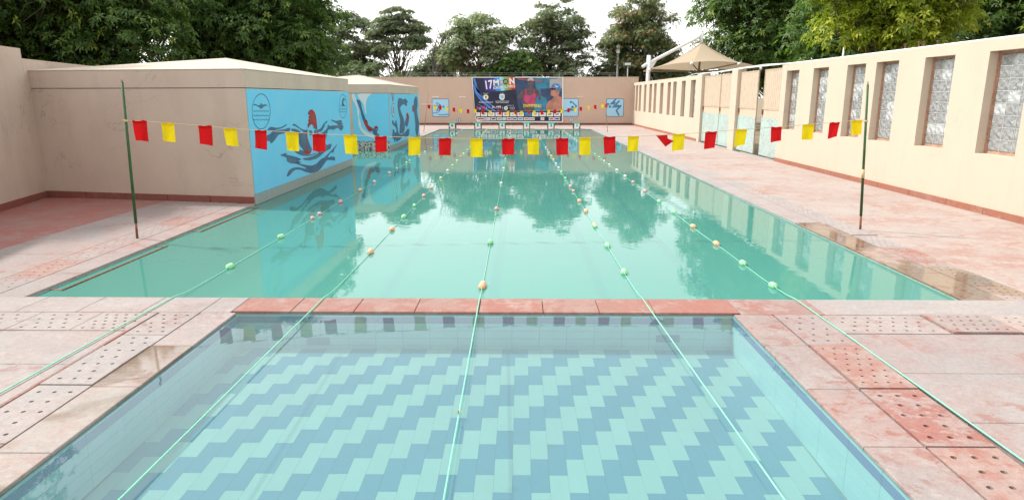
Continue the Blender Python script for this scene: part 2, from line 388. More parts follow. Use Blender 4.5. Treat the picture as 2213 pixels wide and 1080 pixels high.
def text_mesh(s, size, bold=0.0, shear=0.0, width=None):
    cu = bpy.data.curves.new('t', 'FONT'); cu.body = s; cu.size = size; cu.align_x = 'CENTER'; cu.align_y = 'CENTER'; cu.offset = bold; cu.shear = shear; cu.resolution_u = 3
    o = bpy.data.objects.new('t', cu); COL.objects.link(o); dg = bpy.context.evaluated_depsgraph_get(); dg.update()
    me = bpy.data.meshes.new_from_object(o.evaluated_get(dg)); bpy.data.objects.remove(o); bpy.data.curves.remove(cu)
    if width:
        xs = [v.co.x for v in me.vertices]; k = width / max(1e-6, max(xs) - min(xs))
        for v in me.vertices: v.co.x *= k
    me.materials.clear(); return me

# ------------------------------------------------------------------ layout constants (metres)
PXL, PXR, PY0, PY1 = -5.10, 4.50, 6.49, 42.8          # main pool
TXL, TXR, TY0, TY1 = -2.71, 2.03, .7, 6.07            # small pool
ZW_MAIN, ZW_SMALL = -.04, -.022
RWX = 8.1                                             # right wall face
FWY = 49.3                                            # far wall face
B1 = [(-9.70, 13.46), (-5.10, 12.62), (-5.10, 20.22), (-9.70, 20.9)]
B2 = [(-9.70, 26.35), (-5.10, 26.35), (-5.10, 34.1), (-9.70, 34.1)]

# ------------------------------------------------------------------ ground outside the walls
g = MB(); X0, X1, Y0, Y1 = -10.0, 8.5, -4.0, 49.6; zg = -.06
for (a, b, c, d) in ((-400, 400, -300, Y0), (-400, 400, Y1, 900), (-400, X0, Y0, Y1), (X1, 400, Y0, Y1)):
    g.quad((a, c, zg), (b, c, zg), (b, d, zg), (a, d, zg))
tag(g.build('ground', 'ground'), kind='structure')

# ------------------------------------------------------------------ pool basins
def wall_tiles(parent, axis, c, a0, a1, rows, step, normal, gap=.0035, thick=.006):
    """tiles standing on a basin wall: axis 'y' = wall runs along y at x=c; rows = [(z0,z1,mat)]"""
    cache = {}
    n = int(round((a1 - a0) / step))
    for (z0, z1, mat) in rows:
        for k in range(n):
            p, q = a0 + k * step + gap / 2, a0 + (k + 1) * step - gap / 2
            key = (round(q - p, 4), round(z1 - z0, 4), mat)
            if key not in cache:
                m = MB(); h = (q - p) / 2; v = (z1 - z0 - gap) / 2
                if axis == 'y': m.box(0, thick, -h, h, -v, v) if normal > 0 else m.box(-thick, 0, -h, h, -v, v)
                else: m.box(-h, h, 0, thick, -v, v) if normal > 0 else m.box(-h, h, -thick, 0, -v, v)
                cache[key] = m.mesh('tile'); cache[key].materials.append(M[mat])
            mid = ((p + q) / 2); zc = (z0 + z1) / 2
            obj('tile', cache[key], None, parent, (c, mid, zc) if axis == 'y' else (mid, c, zc))

small = struct('small_pool')
ZF = -.42; FS = .024                                  # floor falls gently towards the near end
def zf(y): return -.378 + (y - TY1) * FS
mb = MB()
mb.quad((TXL, TY0, zf(TY0) - .012), (TXR, TY0, zf(TY0) - .012), (TXR, TY1, zf(TY1) - .012), (TXL, TY1, zf(TY1) - .012))
for (p, q) in (((TXL, TY0), (TXL, TY1)), ((TXL, TY1), (TXR, TY1)), ((TXR, TY1), (TXR, TY0)), ((TXR, TY0), (TXL, TY0))):
    mb.quad((p[0], p[1], -.03), (q[0], q[1], -.03), (q[0], q[1], zf(q[1]) - .012), (p[0], p[1], zf(p[1]) - .012))
mb.build('basin', 'grout', small)
# floor tiles: long tiles in columns, each column shifted half a tile, light and blue in turn
cw = .1215; tl = .383; gap = .0008; X_ANCHOR = on_z(1065.2, 1059, ZF).x; Y_ANCHOR = on_z(1086, 1059, ZF).y
c0 = int(math.floor((TXL + .008 - X_ANCHOR) / cw)); ncol = int(math.ceil((TXR - TXL) / cw)) + 1
tmesh = {}
def floor_tile(w_, l_, mat):
    key = (round(w_, 3), round(l_, 3), mat)
    if key not in tmesh:
        tmesh[key] = MB().box(-w_ / 2, w_ / 2, -l_ / 2, l_ / 2, -.01, 0, .0005).mesh('tile'); tmesh[key].materials.append(M[mat])
    return tmesh[key]
far_rest = {'tile_pale': MB(), 'tile_blue': MB()}
for c in range(c0, c0 + ncol):
    xa, xb = max(TXL + .008, X_ANCHOR + c * cw), min(TXR - .008, X_ANCHOR + (c + 1) * cw)
    if xb - xa < .02: continue
    x, cw_c = (xa + xb) / 2, xb - xa
    off = Y_ANCHOR + c * tl / 2
    k0 = int(math.floor((TY0 - off) / tl)) - 1
    for k in range(k0, k0 + 18):
        y0, y1 = max(TY0 + .004, off + k * tl), min(TY1 - .008, off + (k + 1) * tl)
        if y1 - y0 < .03: continue
        mat = 'tile_pale' if k % 2 == 0 else 'tile_blue'
        if y1 < 3.6: far_rest[mat].box(x - cw_c / 2 + gap / 2, x + cw_c / 2 - gap / 2, y0 + gap / 2, y1 - gap / 2, zf((y0 + y1) / 2) - .01, zf((y0 + y1) / 2))
        else: obj('floor_tile', floor_tile(cw_c - gap, y1 - y0 - gap, mat), None, small, (x, (y0 + y1) / 2, zf((y0 + y1) / 2))).rotation_euler = (math.atan(FS), 0, 0)
for k_, m_ in far_rest.items(): tag(m_.build('floor_tiles', k_, small), kind='stuff')
rows = [(-.056, -.029, 'tile_wall'), (-.118, -.056, 'tile_stripe')] + [(-.118 - .0755 * (i + 1), -.118 - .0755 * i, 'tile_wall') for i in range(4)]
wall_tiles(small, 'x', TY1, TXL, TXR, rows, (TXR - TXL) / 18, -1)
wall_tiles(small, 'y', TXR, 2.6, TY1 - .007, rows, (TY1 - .007 - 2.6) / 9, -1)
wall_tiles(small, 'y', TXL, 2.6, TY1 - .007, rows, (TY1 - .007 - 2.6) / 9, 1)
# floor drain fittings
for (dx, dy) in ((-2.02, 3.62), (-.98, 3.32), (-.62, 3.6)):
    d = MB(); zz_ = zf(dy); d.tube([(dx, dy, zz_), (dx, dy, zz_ + .006)], .02, 12); d.tube([(dx, dy, zz_ + .006), (dx, dy, zz_ + .02)], .006, 8)
    d.build('drain_fitting', 'white_metal', small)
obj('vent_slot', MB().box(-.11, .11, -.012, -.006, -.035, .035).mesh('vent_slot'), 'tile_blue', small, (1.42, TY1 - .002, -.26))
obj('vent_slot', bpy.data.meshes['vent_slot'], None, small, (-1.95, TY1 - .002, -.30))
w = MB().quad((TXL, TY0, ZW_SMALL), (TXR, TY0, ZW_SMALL), (TXR, TY1, ZW_SMALL), (TXL, TY1, ZW_SMALL)).build('water', 'water_small')
tag(w, 'clear shallow water over chequered tiles in the near pool', 'water', kind='structure')

main = struct('main_pool')
ZM = -.85; NX, NY0, NY1 = -7.6, 20.22, 26.35           # a bay between the two pump houses
out = [(PXL, PY0), (PXR, PY0), (PXR, PY1), (PXL, PY1), (PXL, NY1), (NX, NY1), (NX, NY0), (PXL, NY0)]
mb = MB()
for i in range(len(out)):
    p, q = out[i], out[(i + 1) % len(out)]
    mb.quad((p[0], p[1], -.03), (q[0], q[1], -.03), (q[0], q[1], ZM), (p[0], p[1], ZM))
mb.build('basin_wall', 'tile_green', main)
mb = MB(); mb.quad((PXL, PY0, ZM), (PXR, PY0, ZM), (PXR, PY1, ZM), (PXL, PY1, ZM)); mb.quad((NX, NY0, ZM), (PXL, NY0, ZM), (PXL, NY1, ZM), (NX, NY1, ZM))
mb.build('basin_floor', 'pool_floor', main)
for x in (-3.55, -2.0, -.38, 1.23, 2.79):
    MB().box(x - .08, x + .08, PY0 + .4, PY1 - 1.5, ZM, ZM + .004).build('lane_mark', 'lane_mark', main)
mrows = [(-.085, -.032, 'tile_green'), (-.15, -.085, 'tile_green'), (-.215, -.15, 'tile_green'), (-.28, -.215, 'tile_green'), (-.345, -.28, 'tile_green')]
wall_tiles(main, 'y', PXR, 6.60, 6.60 + .37 * 24, mrows, .37, -1)
wall_tiles(main, 'y', PXL, 6.60, 6.60 + .37 * 16, mrows[:4], .37, 1)
mb = MB(); mb.quad((PXL, PY0, ZW_MAIN), (PXR, PY0, ZW_MAIN), (PXR, PY1, ZW_MAIN), (PXL, PY1, ZW_MAIN)); mb.quad((NX, NY0, ZW_MAIN), (PXL, NY0, ZW_MAIN), (PXL, NY1, ZW_MAIN), (NX, NY1, ZW_MAIN))
tag(mb.build('water', 'water_main'), 'milky green water of the long main pool', 'water', kind='structure')
# rusty grab rail under the left coping
for (a, b) in ((6.85, 9.05), (10.05, 12.35)):
    t_ = thing('grab_rail', 'rusty pipe grab rail fixed under the left pool coping, ' + ('nearer one by the flag pole' if a < 8 else 'farther one by the mural'), 'grab rail', (PXL, a, 0), 'grab rails along the left pool edge')
    MB().tube([(.16, 0, -.036), (.16, b - a, -.036)], .012, 8).build('rail', 'rust', t_, True)
    for yy in (.03, (b - a) - .03):
        MB().box(.008, .16, yy - .014, yy + .014, -.046, -.036).build('bracket', 'rust', t_)

# ------------------------------------------------------------------ deck: base, coping stones, drilled channel covers, slabs
deck = struct('deck')
base = MB(); zb = -.075
def brect(x0, x1, y0, y1): base.box(x0, x1, y0, y1, zb - .05, zb)
brect(-9.9, TXL, -4, 6.28); brect(TXR, 8.4, -4, 6.28); brect(TXL, TXR, -4, TY0); brect(TXL, TXR, TY1 + .002, 6.28)
brect(-9.9, 8.4, 6.2805, PY0 - .002); brect(-10.2, PXL - .002, PY0, NY0); brect(-10.2, NX - .002, NY0 + .001, NY1); brect(-10.2, PXL - .002, NY1 + .001, PY1); brect(PXR + .002, 8.4, PY0, PY1); brect(-10.2, 8.4, PY1 + .002, FWY)
base.build('deck_bed', 'joint', deck)

_slab = {}
def slab(x0, x1, y0, y1, mat, name='slab', gap=.006, th=.06, dz=0.0, holes=None, bev=.004):
    w_, l_ = x1 - x0 - gap, y1 - y0 - gap
    if name == 'coping_stone': th = .028; gap = max(gap, .008)
    key = (round(w_, 3), round(l_, 3), mat, holes, name)
    if key not in _slab:
        if holes:
            nx, ny, r, stag = holes; r *= 1.22
            _slab[key] = drilled(w_, l_, th, nx, ny, r, stag).mesh(name)
        else: _slab[key] = MB().box(-w_ / 2, w_ / 2, -l_ / 2, l_ / 2, -th, 0, bev).mesh(name)
        _slab[key].materials.append(M[mat])
    o = obj(name, _slab[key], None, deck, ((x0 + x1) / 2, (y0 + y1) / 2, dz))
    return o
def drilled(w_, l_, th, nx, ny, r, stag):
    """slab with real drilled holes: cells of a grid, each with an octagonal hole"""
    m = MB(); mx, my = w_ * .06, l_ * .04
    x0, x1, y0, y1 = -w_ / 2, w_ / 2, -l_ / 2, l_ / 2
    # rim
    for (a, b, c, d) in ((x0, x1, y0, y0 + my), (x0, x1, y1 - my, y1), (x0, x0 + mx, y0 + my, y1 - my), (x1 - mx, x1, y0 + my, y1 - my)):
        m.quad((a, c, 0), (b, c, 0), (b, d, 0), (a, d, 0))
    for (p, q) in (((x0, y0), (x1, y0)), ((x1, y0), (x1, y1)), ((x1, y1), (x0, y1)), ((x0, y1), (x0, y0))):
        m.quad((p[0], p[1], -th), (q[0], q[1], -th), (q[0], q[1], 0), (p[0], p[1], 0))
    ix0, ix1, iy0, iy1 = x0 + mx, x1 - mx, y0 + my, y1 - my
    cy_ = (iy1 - iy0) / ny; cx_ = (ix1 - ix0) / nx
    for j in range(ny):
        ya, yb = iy0 + j * cy_, iy0 + (j + 1) * cy_; cols = nx if (not stag or j % 2 == 0) else nx - 1
        xs = ix0 if cols == nx else ix0 + cx_ / 2
        if cols < nx:
            m.quad((ix0, ya, 0), (xs, ya, 0), (xs, yb, 0), (ix0, yb, 0)); m.quad((ix1 - cx_ / 2, ya, 0), (ix1, ya, 0), (ix1, yb, 0), (ix1 - cx_ / 2, yb, 0))
        for i in range(cols):
            xa, xb = xs + i * cx_, xs + (i + 1) * cx_; cx0, cy0 = (xa + xb) / 2, (ya + yb) / 2
            rim = [(xb, cy0), (xb, yb), (cx0, yb), (xa, yb), (xa, cy0), (xa, ya), (cx0, ya), (xb, ya)]
            hole = [(cx0 + r * math.cos(k * math.pi / 4), cy0 + r * math.sin(k * math.pi / 4)) for k in range(8)]
            for k in range(8):
                n = (k + 1) % 8
                m.quad((*hole[k], 0), (*rim[k], 0), (*rim[n], 0), (*hole[n], 0))
                m.quad((*hole[n], 0), (*hole[n], -th), (*hole[k], -th), (*hole[k], 0))
    return m

rj = random.Random(3)
def run(a0, a1, step, jit=.12):
    out_ = [a0]
    while out_[-1] < a1 - step * .6: out_.append(out_[-1] + step * (1 + rj.uniform(-jit, jit)))
    out_[-1 if len(out_) > 1 and a1 - out_[-1] < step * .5 else len(out_) - 1:] = [out_[-1]] if a1 - out_[-1] >= step * .5 else []
    out_.append(a1); return out_
# cross strip between the two pools
for a, b in zip(*(lambda l: (l[:-1], l[1:]))(run(TXL - .05, TXR + .06, .60))): slab(a, b, TY1 - .012, PY0 + .012, 'stone_red', 'coping_stone')
for a, b in zip(*(lambda l: (l[:-1], l[1:]))(run(-9.4, TXL - .05, .57))): slab(a, b, 6.015, PY0 + (.012 if b > PXL else 0), 'stone_pale', 'coping_stone')
for a, b in zip(*(lambda l: (l[:-1], l[1:]))(run(TXR + .06, RWX, .75))): slab(a, b, 6.015, PY0 + (.012 if a < PXR else 0), 'stone_mixed' if a < 2.6 else 'stone_pale', 'coping_stone')
# coping stones of the small pool
ys = [6.012, 5.21, 4.37, 3.58, 2.75, 1.9, 1.0, .2]
for a, b in zip(ys[1:], ys[:-1]):
    slab(TXR - .012, 2.378, a, b, 'stone_mixed', 'coping_stone')
ysl = [6.012, 5.15, 4.35, 3.45, 2.6, 1.7, .8, .2]
for a, b in zip(ysl[1:], ysl[:-1]): slab(-3.04, TXL + .012, a, b, 'stone_soaked' if a < 4.9 else 'stone_pale', 'coping_stone')
# drilled channel covers beside the small pool
hk = [(3, 5, .0125, True), (4, 7, .0105, True), (3, 5, .0150, True), (3, 5, .0150, True), (3, 5, .0150, True), (3, 5, .0150, True), (3, 5, .015, True)]
mk = ['stone_grey', 'stone_cover', 'stone_mixed', 'stone_cover', 'stone_mixed', 'stone_mixed', 'stone_pale']
for i, (a, b) in enumerate(zip(ys[1:], ys[:-1])): slab(2.382, 2.80, a, b, mk[i], 'channel_cover', .012, .05, [.004, .012, .004, 0, 0, 0, 0][i], hk[i])
yc = [6.012, 5.40, 5.13, 4.37, 3.55, 2.7, 1.8, .9, .2]
for i, (a, b) in enumerate(zip(yc[1:], yc[:-1])):
    slab(-3.43, -3.044, a, b, 'stone_pale' if i < 4 else 'stone_mixed', 'channel_cover', .010, .05, [0, 0, .006, 0, 0, 0, 0, 0][i], (3, 2 if i == 1 else 5, .0125, True))
# drilled covers of the cross channel
xs_ = [2.82, 3.75, 4.36, 5.0, 5.75, 6.5, 7.3, RWX]
for i, (a, b) in enumerate(zip(xs_[:-1], xs_[1:])): slab(a, b, 5.505, 6.005, ['stone_pale', 'stone_mixed', 'stone_right', 'stone_right', 'stone_pale', 'stone_right', 'stone_pale'][i], 'channel_cover', .014, .05, [0, .018, .008, 0, 0, 0, 0][i], (7 if i == 0 else 6, 4, .0125, True))
xs_ = [-3.445, -3.97, -4.55, -5.2, -5.85, -6.6, -7.4, -8.2, -9.3]
for i, (a, b) in enumerate(zip(xs_[1:], xs_[:-1])): slab(a, b, 5.505, 6.005, 'stone_pale', 'channel_cover', .008, .05, 0, (5 if i == 0 else 4, 5 if i == 0 else 4, .0125, True))
# slabs left and right of the small pool
for j, (a, b) in enumerate(zip([4.745, 3.95, 3.1, 2.25, 1.4, .5, -.5], [5.50, 4.745, 3.95, 3.1, 2.25, 1.4, .5])):
    for c, d in zip([-4.55, -5.75, -6.95, -8.15, -9.4], [-3.46, -4.55, -5.75, -6.95, -8.15]): slab(c + (.0 if j % 2 or d == -3.46 else .0), d, a, b, 'stone_pale', 'slab')
    slab(-3.462, -3.435, a, b, 'stone_red', 'lip_stone', .004, .06, .004)
for j, (a, b) in enumerate(zip([4.655, 3.885, 3.1, 2.3, 1.4, .5, -.5], [5.50, 4.655, 3.885, 3.1, 2.3, 1.4, .5])):
    xx = [2.83, 3.19, 4.35, 5.5, 6.7, RWX] if j % 2 == 0 else [2.83, 3.9, 5.0, 6.1, 7.2, RWX]
    for c, d in zip(xx[:-1], xx[1:]): slab(c, d, a, b, 'stone_grey', 'slab')
for c, d in zip([-9.4, -7.5, -5.5, -3.5, -1.5, .5, 2.5, 4.5, 6.3], [-7.5, -5.5, -3.5, -1.5, .5, 2.5, 4.5, 6.3, RWX]): slab(c, d, -2.4, -.505, 'stone_pale', 'slab')
for c, d in zip([-3.44, -1.6, .3, 1.6], [-1.6, .3, 1.6, 2.82]): slab(c, d, -.495, .19, 'stone_pale', 'slab')
slab(TXL + .013, TXR - .013, .2, TY0 + .01, 'stone_pale', 'coping_stone')
# main pool sides: coping, drilled cover, slabs
yL = run(PY0 + .002, 12.6, .95); yR = run(PY0 + .002, PY1, 1.0)
for a, b in zip(yL[:-1], yL[1:]): slab(-5.43, PXL + .012, a, b, 'stone_bloom', 'coping_stone')
for a, b in zip(yR[:-1], yR[1:]): slab(PXR - .012, 4.90, a, b, 'stone_wet' if a < 10.6 else 'stone_pale', 'coping_stone')
yL = run(PY0 + .002, 12.7, .8); yR2 = run(PY0 + .002, PY1, .82)
for i, (a, b) in enumerate(zip(yL[:-1], yL[1:])): slab(-5.84, -5.434, a, b, 'stone_cover' if i % 4 == 1 else 'stone_bloom', 'channel_cover', .007, .05, 0, (3, 5, .011, True))
for i, (a, b) in enumerate(zip(yR2[:-1], yR2[1:])):
    slab(4.904, 5.29, a, b, ('stone_damp' if a < 8.6 else 'stone_pale') if a < 12 or i % 3 else 'stone_right', 'channel_cover', .007, .05, .012 if i == 4 else 0, (3 if i % 3 else 4, 5 if i % 3 else 7, .0105, True) if a < 17 else None)
def field(x0, x1, y0, y1, sx, sy, mats, jit=.1):
    yy = run(y0, y1, sy, jit)
    for a, b in zip(yy[:-1], yy[1:]):
        xx = run(x0, x1, sx, jit)
        for c, d in zip(xx[:-1], xx[1:]): slab(c, d, a, b, rj.choice(mats), 'slab', .004)
field(-9.75, -7.0, PY0 + .002, 13.3, 1.35, .85, ['stone_left'])
field(-6.997, -5.845, PY0 + .002, 13.3, 1.3, .95, ['stone_bloom'])
field(5.295, RWX, PY0 + .002, FWY, 1.4, 1.75, ['stone_right'])
field(-9.7, 5.29, PY1 + .36, FWY, 1.8, 1.6, ['stone_right'])
xx = run(-9.7, 5.29, 1.1)
for a, b in zip(xx[:-1], xx[1:]): slab(a, b, PY1 - .012, PY1 + .355, 'stone_pale', 'coping_stone')
field(-9.7, -5.50, 34.15, PY1 - .015, 1.4, 1.5, ['stone_right'])
yy = run(34.12, PY1 - .015, 1.0)
for a, b in zip(yy[:-1], yy[1:]): slab(-5.49, PXL + .012, a, b, 'stone_pale', 'coping_stone')

# ------------------------------------------------------------------ right wall with glass block windows and gates
ZT = 2.955
rw = thing('boundary_wall', 'long sunlit cream wall with glass block windows and gates on the right', 'wall', (RWX, 30, 0))
rw_l = Vector((RWX, 30, 0))
wins = [(9.19, 10.15), (11.09, 12.07), (13.01, 13.95), (14.90, 15.82), (16.30, 17.2), (18.23, 19.16), (20.13, 21.05)]
slots = [(31.85, 32.75), (33.8, 34.6), (35.75, 36.52), (37.1, 37.86), (38.98, 39.85), (40.92, 41.7), (42.35, 43.2), (44.2, 45.0), (46.05, 46.9), (47.35, 48.2), (48.55, 49.1)]
WZ0, WZ1, TH = 1.02, 2.76, .30
def loc(m):                                            # geometry given in world coordinates -> local to the wall's empty
    m.v = [(x - RWX, y - 30, z) for x, y, z in m.v]; return m
def wall_run(y0, y1, ops, name):
    """a stretch of wall with real window openings"""
    m = MB(); x0, x1 = RWX, RWX + TH
    m.box(x0, x1, y0, y1, -.05, WZ0); m.box(x0, x1, y0, y1, WZ1, ZT)
    e = [y0] + [q for o in ops for q in o] + [y1]
    for a, b in zip(e[0::2], e[1::2]):
        if b - a > .01: m.box(x0, x1, a, b, WZ0, WZ1)
    loc(m).build(name, 'wall_cream', rw)
wall_run(-4, 21.45, wins, 'wall_panel'); wall_run(31.12, FWY - .003, slots, 'wall_panel')
for (a, b) in ((25.72, 26.42), (30.72, 31.117)):
    loc(MB().box(RWX - .02, RWX + TH, a, b, -.05, 2.99, .004)).build('gate_pillar', 'wall_cream', rw)
loc(MB().box(RWX + .05, RWX + TH - .02, 21.455, 21.52, -.05, ZT)).build('gate_jamb', 'gate_paint', rw)
# windows: wooden frame set back in the opening, two columns of glass blocks
blk_m = {}
def window(a, b, small_=False):
    f = MB(); gx0, gx1 = RWX + .175, RWX + .245; fw = .045
    f.box(gx0, gx1, a + .002, a + fw, WZ0 + .002, WZ1 - .002); f.box(gx0, gx1, b - fw, b - .002, WZ0 + .002, WZ1 - .002)
    f.box(gx0 + .002, gx1 - .002, a + fw, b - fw, WZ1 - fw, WZ1 - .002); f.box(gx0 + .002, gx1 - .002, a + fw, b - fw, WZ0 + .002, WZ0 + fw)
    f.box(RWX + .150, RWX + .174, b - .022, b - .002, WZ0 + .002, WZ1 - .002)
    fr_ = loc(f).build('window', 'frame_wood', rw)
    nc = 4; ya, yb, za, zb_ = a + fw, b - fw, WZ0 + fw, WZ1 - fw; cw_, ch = (yb - ya) / nc, (zb_ - za) / 8
    # two wide columns
    nc = 3 if (yb - ya) > .8 else 3
    cw_ = (yb - ya) / nc
    for r_ in range(8):
        for c_ in range(nc):
            key = (round(cw_, 3), round(ch, 3))
            if key not in blk_m:
                hw, hh = cw_ / 2 - .006, ch / 2 - .006; m = MB(); d = .028
                ring0 = [(0, -hw, -hh), (0, hw, -hh), (0, hw, hh), (0, -hw, hh)]
                ring1 = [(-.012, -hw + .018, -hh + .018), (-.012, hw - .018, -hh + .018), (-.012, hw - .018, hh - .018), (-.012, -hw + .018, hh - .018)]
                ring2 = [(.05, p[1], p[2]) for p in ring0]
                m.quad(*ring1[::-1]); m.quad(*ring2)
                for k in range(4):
                    n = (k + 1) % 4
                    m.quad(ring0[k], ring1[k], ring1[n], ring0[n]); m.quad(ring2[k], ring0[k], ring0[n], ring2[n])
                blk_m[key] = m.mesh('glass_block'); blk_m[key].materials.append(M['glass_block'])
            obj('glass_block', blk_m[key], None, fr_, (.185, ya + (c_ + .5) * cw_ - 30, za + (r_ + .5) * ch))
    j = MB()
    for r_ in range(1, 8): j.box(.176, .232, ya - 30, yb - 30, za + r_ * ch - .0048, za + r_ * ch + .0048)
    for c_ in range(1, nc): j.box(.177, .231, ya + c_ * cw_ - .0042 - 30, ya + c_ * cw_ + .0042 - 30, za, zb_)
    j.build('mortar', 'mortar', fr_)
for a, b in wins: window(a, b)
for a, b in slots[:3]: window(a, b)
for a, b in slots[3:]:
    m = MB(); m.box(.18, .22, a - 30 + .002, b - 30 - .002, WZ0 + .002, WZ1 - .002); fr_ = m.build('window', 'frame_wood', rw)
# gate leaves
def gate_leaf(y0, y1, label, x=RWX + .12, rot=0.0, hinge=None):
    t = thing('gate_leaf', label, 'gate', (x, hinge if hinge else y0, 0), 'metal gate leaves in the right wall', rot)
    h0 = hinge if hinge else y0; a, b = y0 - h0 + .012, y1 - h0 - .012; z0, z1 = .05, 2.88
    f = MB()
    f.box(-.02, .02, a, a + .05, z0, z1); f.box(-.02, .02, b - .05, b, z0, z1); f.box(-.019, .019, a + .05, b - .05, z1 - .05, z1); f.box(-.019, .019, a + .05, b - .05, 1.565, 1.62); f.box(-.019, .019, a + .05, b - .05, z0, z0 + .05)
    f.build('frame', 'gate_frame', t)
    MB().box(-.006, .006, a + .05, b - .05, 1.30, 1.565).build('plate', 'gate_paint', t)
    n = max(6, int((b - a - .1) / .15)); s_ = MB(); st = (b - a - .1) / n
    for i in range(n):
        c = a + .05 + (i + .5) * st; s_.quad((.012, c - st / 2, 1.62), (.012, c - st / 2, z1 - .05), (-.022, c - st * .2, z1 - .05), (-.022, c - st * .2, 1.62)); s_.quad((-.022, c - st * .2, 1.62), (-.022, c - st * .2, z1 - .05), (-.022, c + st * .2, z1 - .05), (-.022, c + st * .2, 1.62)); s_.quad((-.022, c + st * .2, 1.62), (-.022, c + st * .2, z1 - .05), (.012, c + st / 2, z1 - .05), (.012, c + st / 2, 1.62))
    tag(s_.build('ribbed_sheet', 'gate_paint', t), kind='stuff')
    ls = MB().box(-.030, -.021, a + .01, b - .01, z0 + .01, 1.30).build('lower_sheet', 'frp', t)
    for yy in np.linspace(a + .12, b - .12, 4):
        for zz in (.16, 1.22): MB().tube([(-.036, yy, zz), (-.0302, yy, zz)], .014, 8).build('rivet', 'rust', ls)
    MB().box(-.05, -.02, b - .09, b - .03, 1.42, 1.58).build('latch', 'rust', t)
    return t
gate_leaf(28.2, 30.72, 'farther leaf of the closed double gate, cream ribs over mottled sheet')
gate_leaf(26.42, 28.17, 'nearer leaf of the closed double gate beside the pillar')
gate_leaf(23.66, 25.72, 'gate leaf left of the open gap, hinged at the pillar', rot=R(-1.2), hinge=25.72)
gate_leaf(21.52, 23.22, 'gate leaf right of the open gap, next to the windows', rot=0)
# skirting stones at the foot of the right wall
for y0, y1 in ((6.5, 21.45), (31.12, FWY - .01)):
    yy = run(y0, y1, 1.15 if y0 < 10 else 2.0, .25)
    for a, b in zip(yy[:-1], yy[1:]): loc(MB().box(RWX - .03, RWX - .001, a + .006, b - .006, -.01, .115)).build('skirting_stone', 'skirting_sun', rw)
# white pipe lying along the wall top
t_ = thing('pipe', 'white plastic pipe running along the top of the right wall', 'pipe', (RWX + .12, 20, ZT))
MB().tube([(.0, -12, .022), (0, -2, .022), (0, .6, .03), (.02, 3, .05), (0, 5.5, .06), (-.04, 8, .03), (0, 10.8, .06), (0, 12, .03)], .02, 8).build('tube', 'white_metal', t_, True)
MB().tube([(.06, .9, .03), (.05, 3.4, .10), (.02, 6, .09), (0, 9, .05), (0, 12.6, .09), (.03, 14.5, .0)], .013, 6).build('cable', 'white_metal', t_, True)
for (yy, hh) in ((15.1, .12), (14.6, .13), (14.42, .12), (13.95, .10)):
    st = thing('wall_stub', 'small rusty capped stub on the right wall top, ' + {15.1: 'leftmost of four', 14.6: 'second of four', 14.42: 'third of four', 13.95: 'rightmost of four'}[yy], 'stub', (RWX + .2, yy, ZT), 'capped stubs on the wall top')
    MB().tube([(0, 0, -.005), (0, 0, hh)], .016, 8).build('stem', 'rust', st); MB().sphere((0, 0, hh + .012), .032, 10, 6, (1, 1, .7)).build('cap', 'block_leg', st, True)

# ------------------------------------------------------------------ far wall
fw = thing('boundary_wall', 'beige far wall behind the starting blocks', 'wall', (0, FWY, 0))
MB().box(-12, RWX + TH + .05, 0, .25, -.05, 3.33).build('wall_panel', 'wall_beige', fw)
MB().box(-12, RWX + TH + .06, -.01, .26, 3.332, 3.37, .008).build('wall_cap', 'wall_cream', fw)
xx = run(-9.7, RWX - .04, 1.6, .2)
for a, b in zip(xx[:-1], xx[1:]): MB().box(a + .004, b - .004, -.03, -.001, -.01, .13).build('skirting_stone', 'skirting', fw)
for x in (-6.15, -4.2): MB().box(x - .24, x + .24, -.025, -.001, 1.95, 2.01).build('bracket', 'white_metal', fw)
MB().box(4.05, 4.5, -.025, -.001, 1.97, 2.01).build('bracket', 'white_metal', fw)
MB().tube([(-7.2, -.03, 1.45), (-5.9, -.03, 1.45)], .03, 6).build('conduit', 'white_metal', fw)
for i, x in enumerate((-7.9, -5.3, -4.6, -3.9, -2.2, .15, 1.2, 2.8, 5.0, 6.4)):
    MB().tube([(x, .12, 3.36), (x, .12, 3.36 + [.3, .2, .34, .22, .35, .3, .22, .4, .2, .26][i])], .012, 6).build('wire_stake', 'grey_metal', fw)
for z in (3.55, 3.66): MB().tube([(-8, .12, z), (-3, .12, z - .02), (2, .12, z + .01), (7, .12, z)], .004, 4).build('fence_wire', 'grey_metal', fw)

# lane numbers and pictogram panels painted on the far wall
def circle_pts(cx, cz, r, n=28): return [(cx + r * math.cos(2 * math.pi * k / n), cz + r * math.sin(2 * math.pi * k / n)) for k in range(n)]
def ringpts(m, cx, cz, r0, r1, y, n=28):
    for k in range(n):
        a, b = 2 * math.pi * k / n, 2 * math.pi * (k + 1) / n
        m.quad((cx + r0 * math.cos(a), y, cz + r0 * math.sin(a)), (cx + r1 * math.cos(a), y, cz + r1 * math.sin(a)), (cx + r1 * math.cos(b), y, cz + r1 * math.sin(b)), (cx + r0 * math.cos(b), y, cz + r0 * math.sin(b)))
    return m
for (x, z, d, l) in ((-4.5, .31, '6', 'circled red number six painted low on the far wall'), (3.68, .35, '1', 'circled red number one painted low on the far wall')):
    t_ = thing('lane_number', l, 'wall number', (x, FWY - .003, z), 'lane numbers painted on the far wall')
    MB().quad(*[(p[0], -.001, p[1]) for p in circle_pts(0, 0, .15)]).build('disc', 'mural_white', t_)
    ringpts(MB(), 0, 0, .125, .155, -.004).build('ring', 'sign_blue', t_)
    o = obj('digit', text_mesh(d, .22, .008), 'mural_red', t_, (0, -.004, 0)); o.rotation_euler = (R(90), 0, 0)
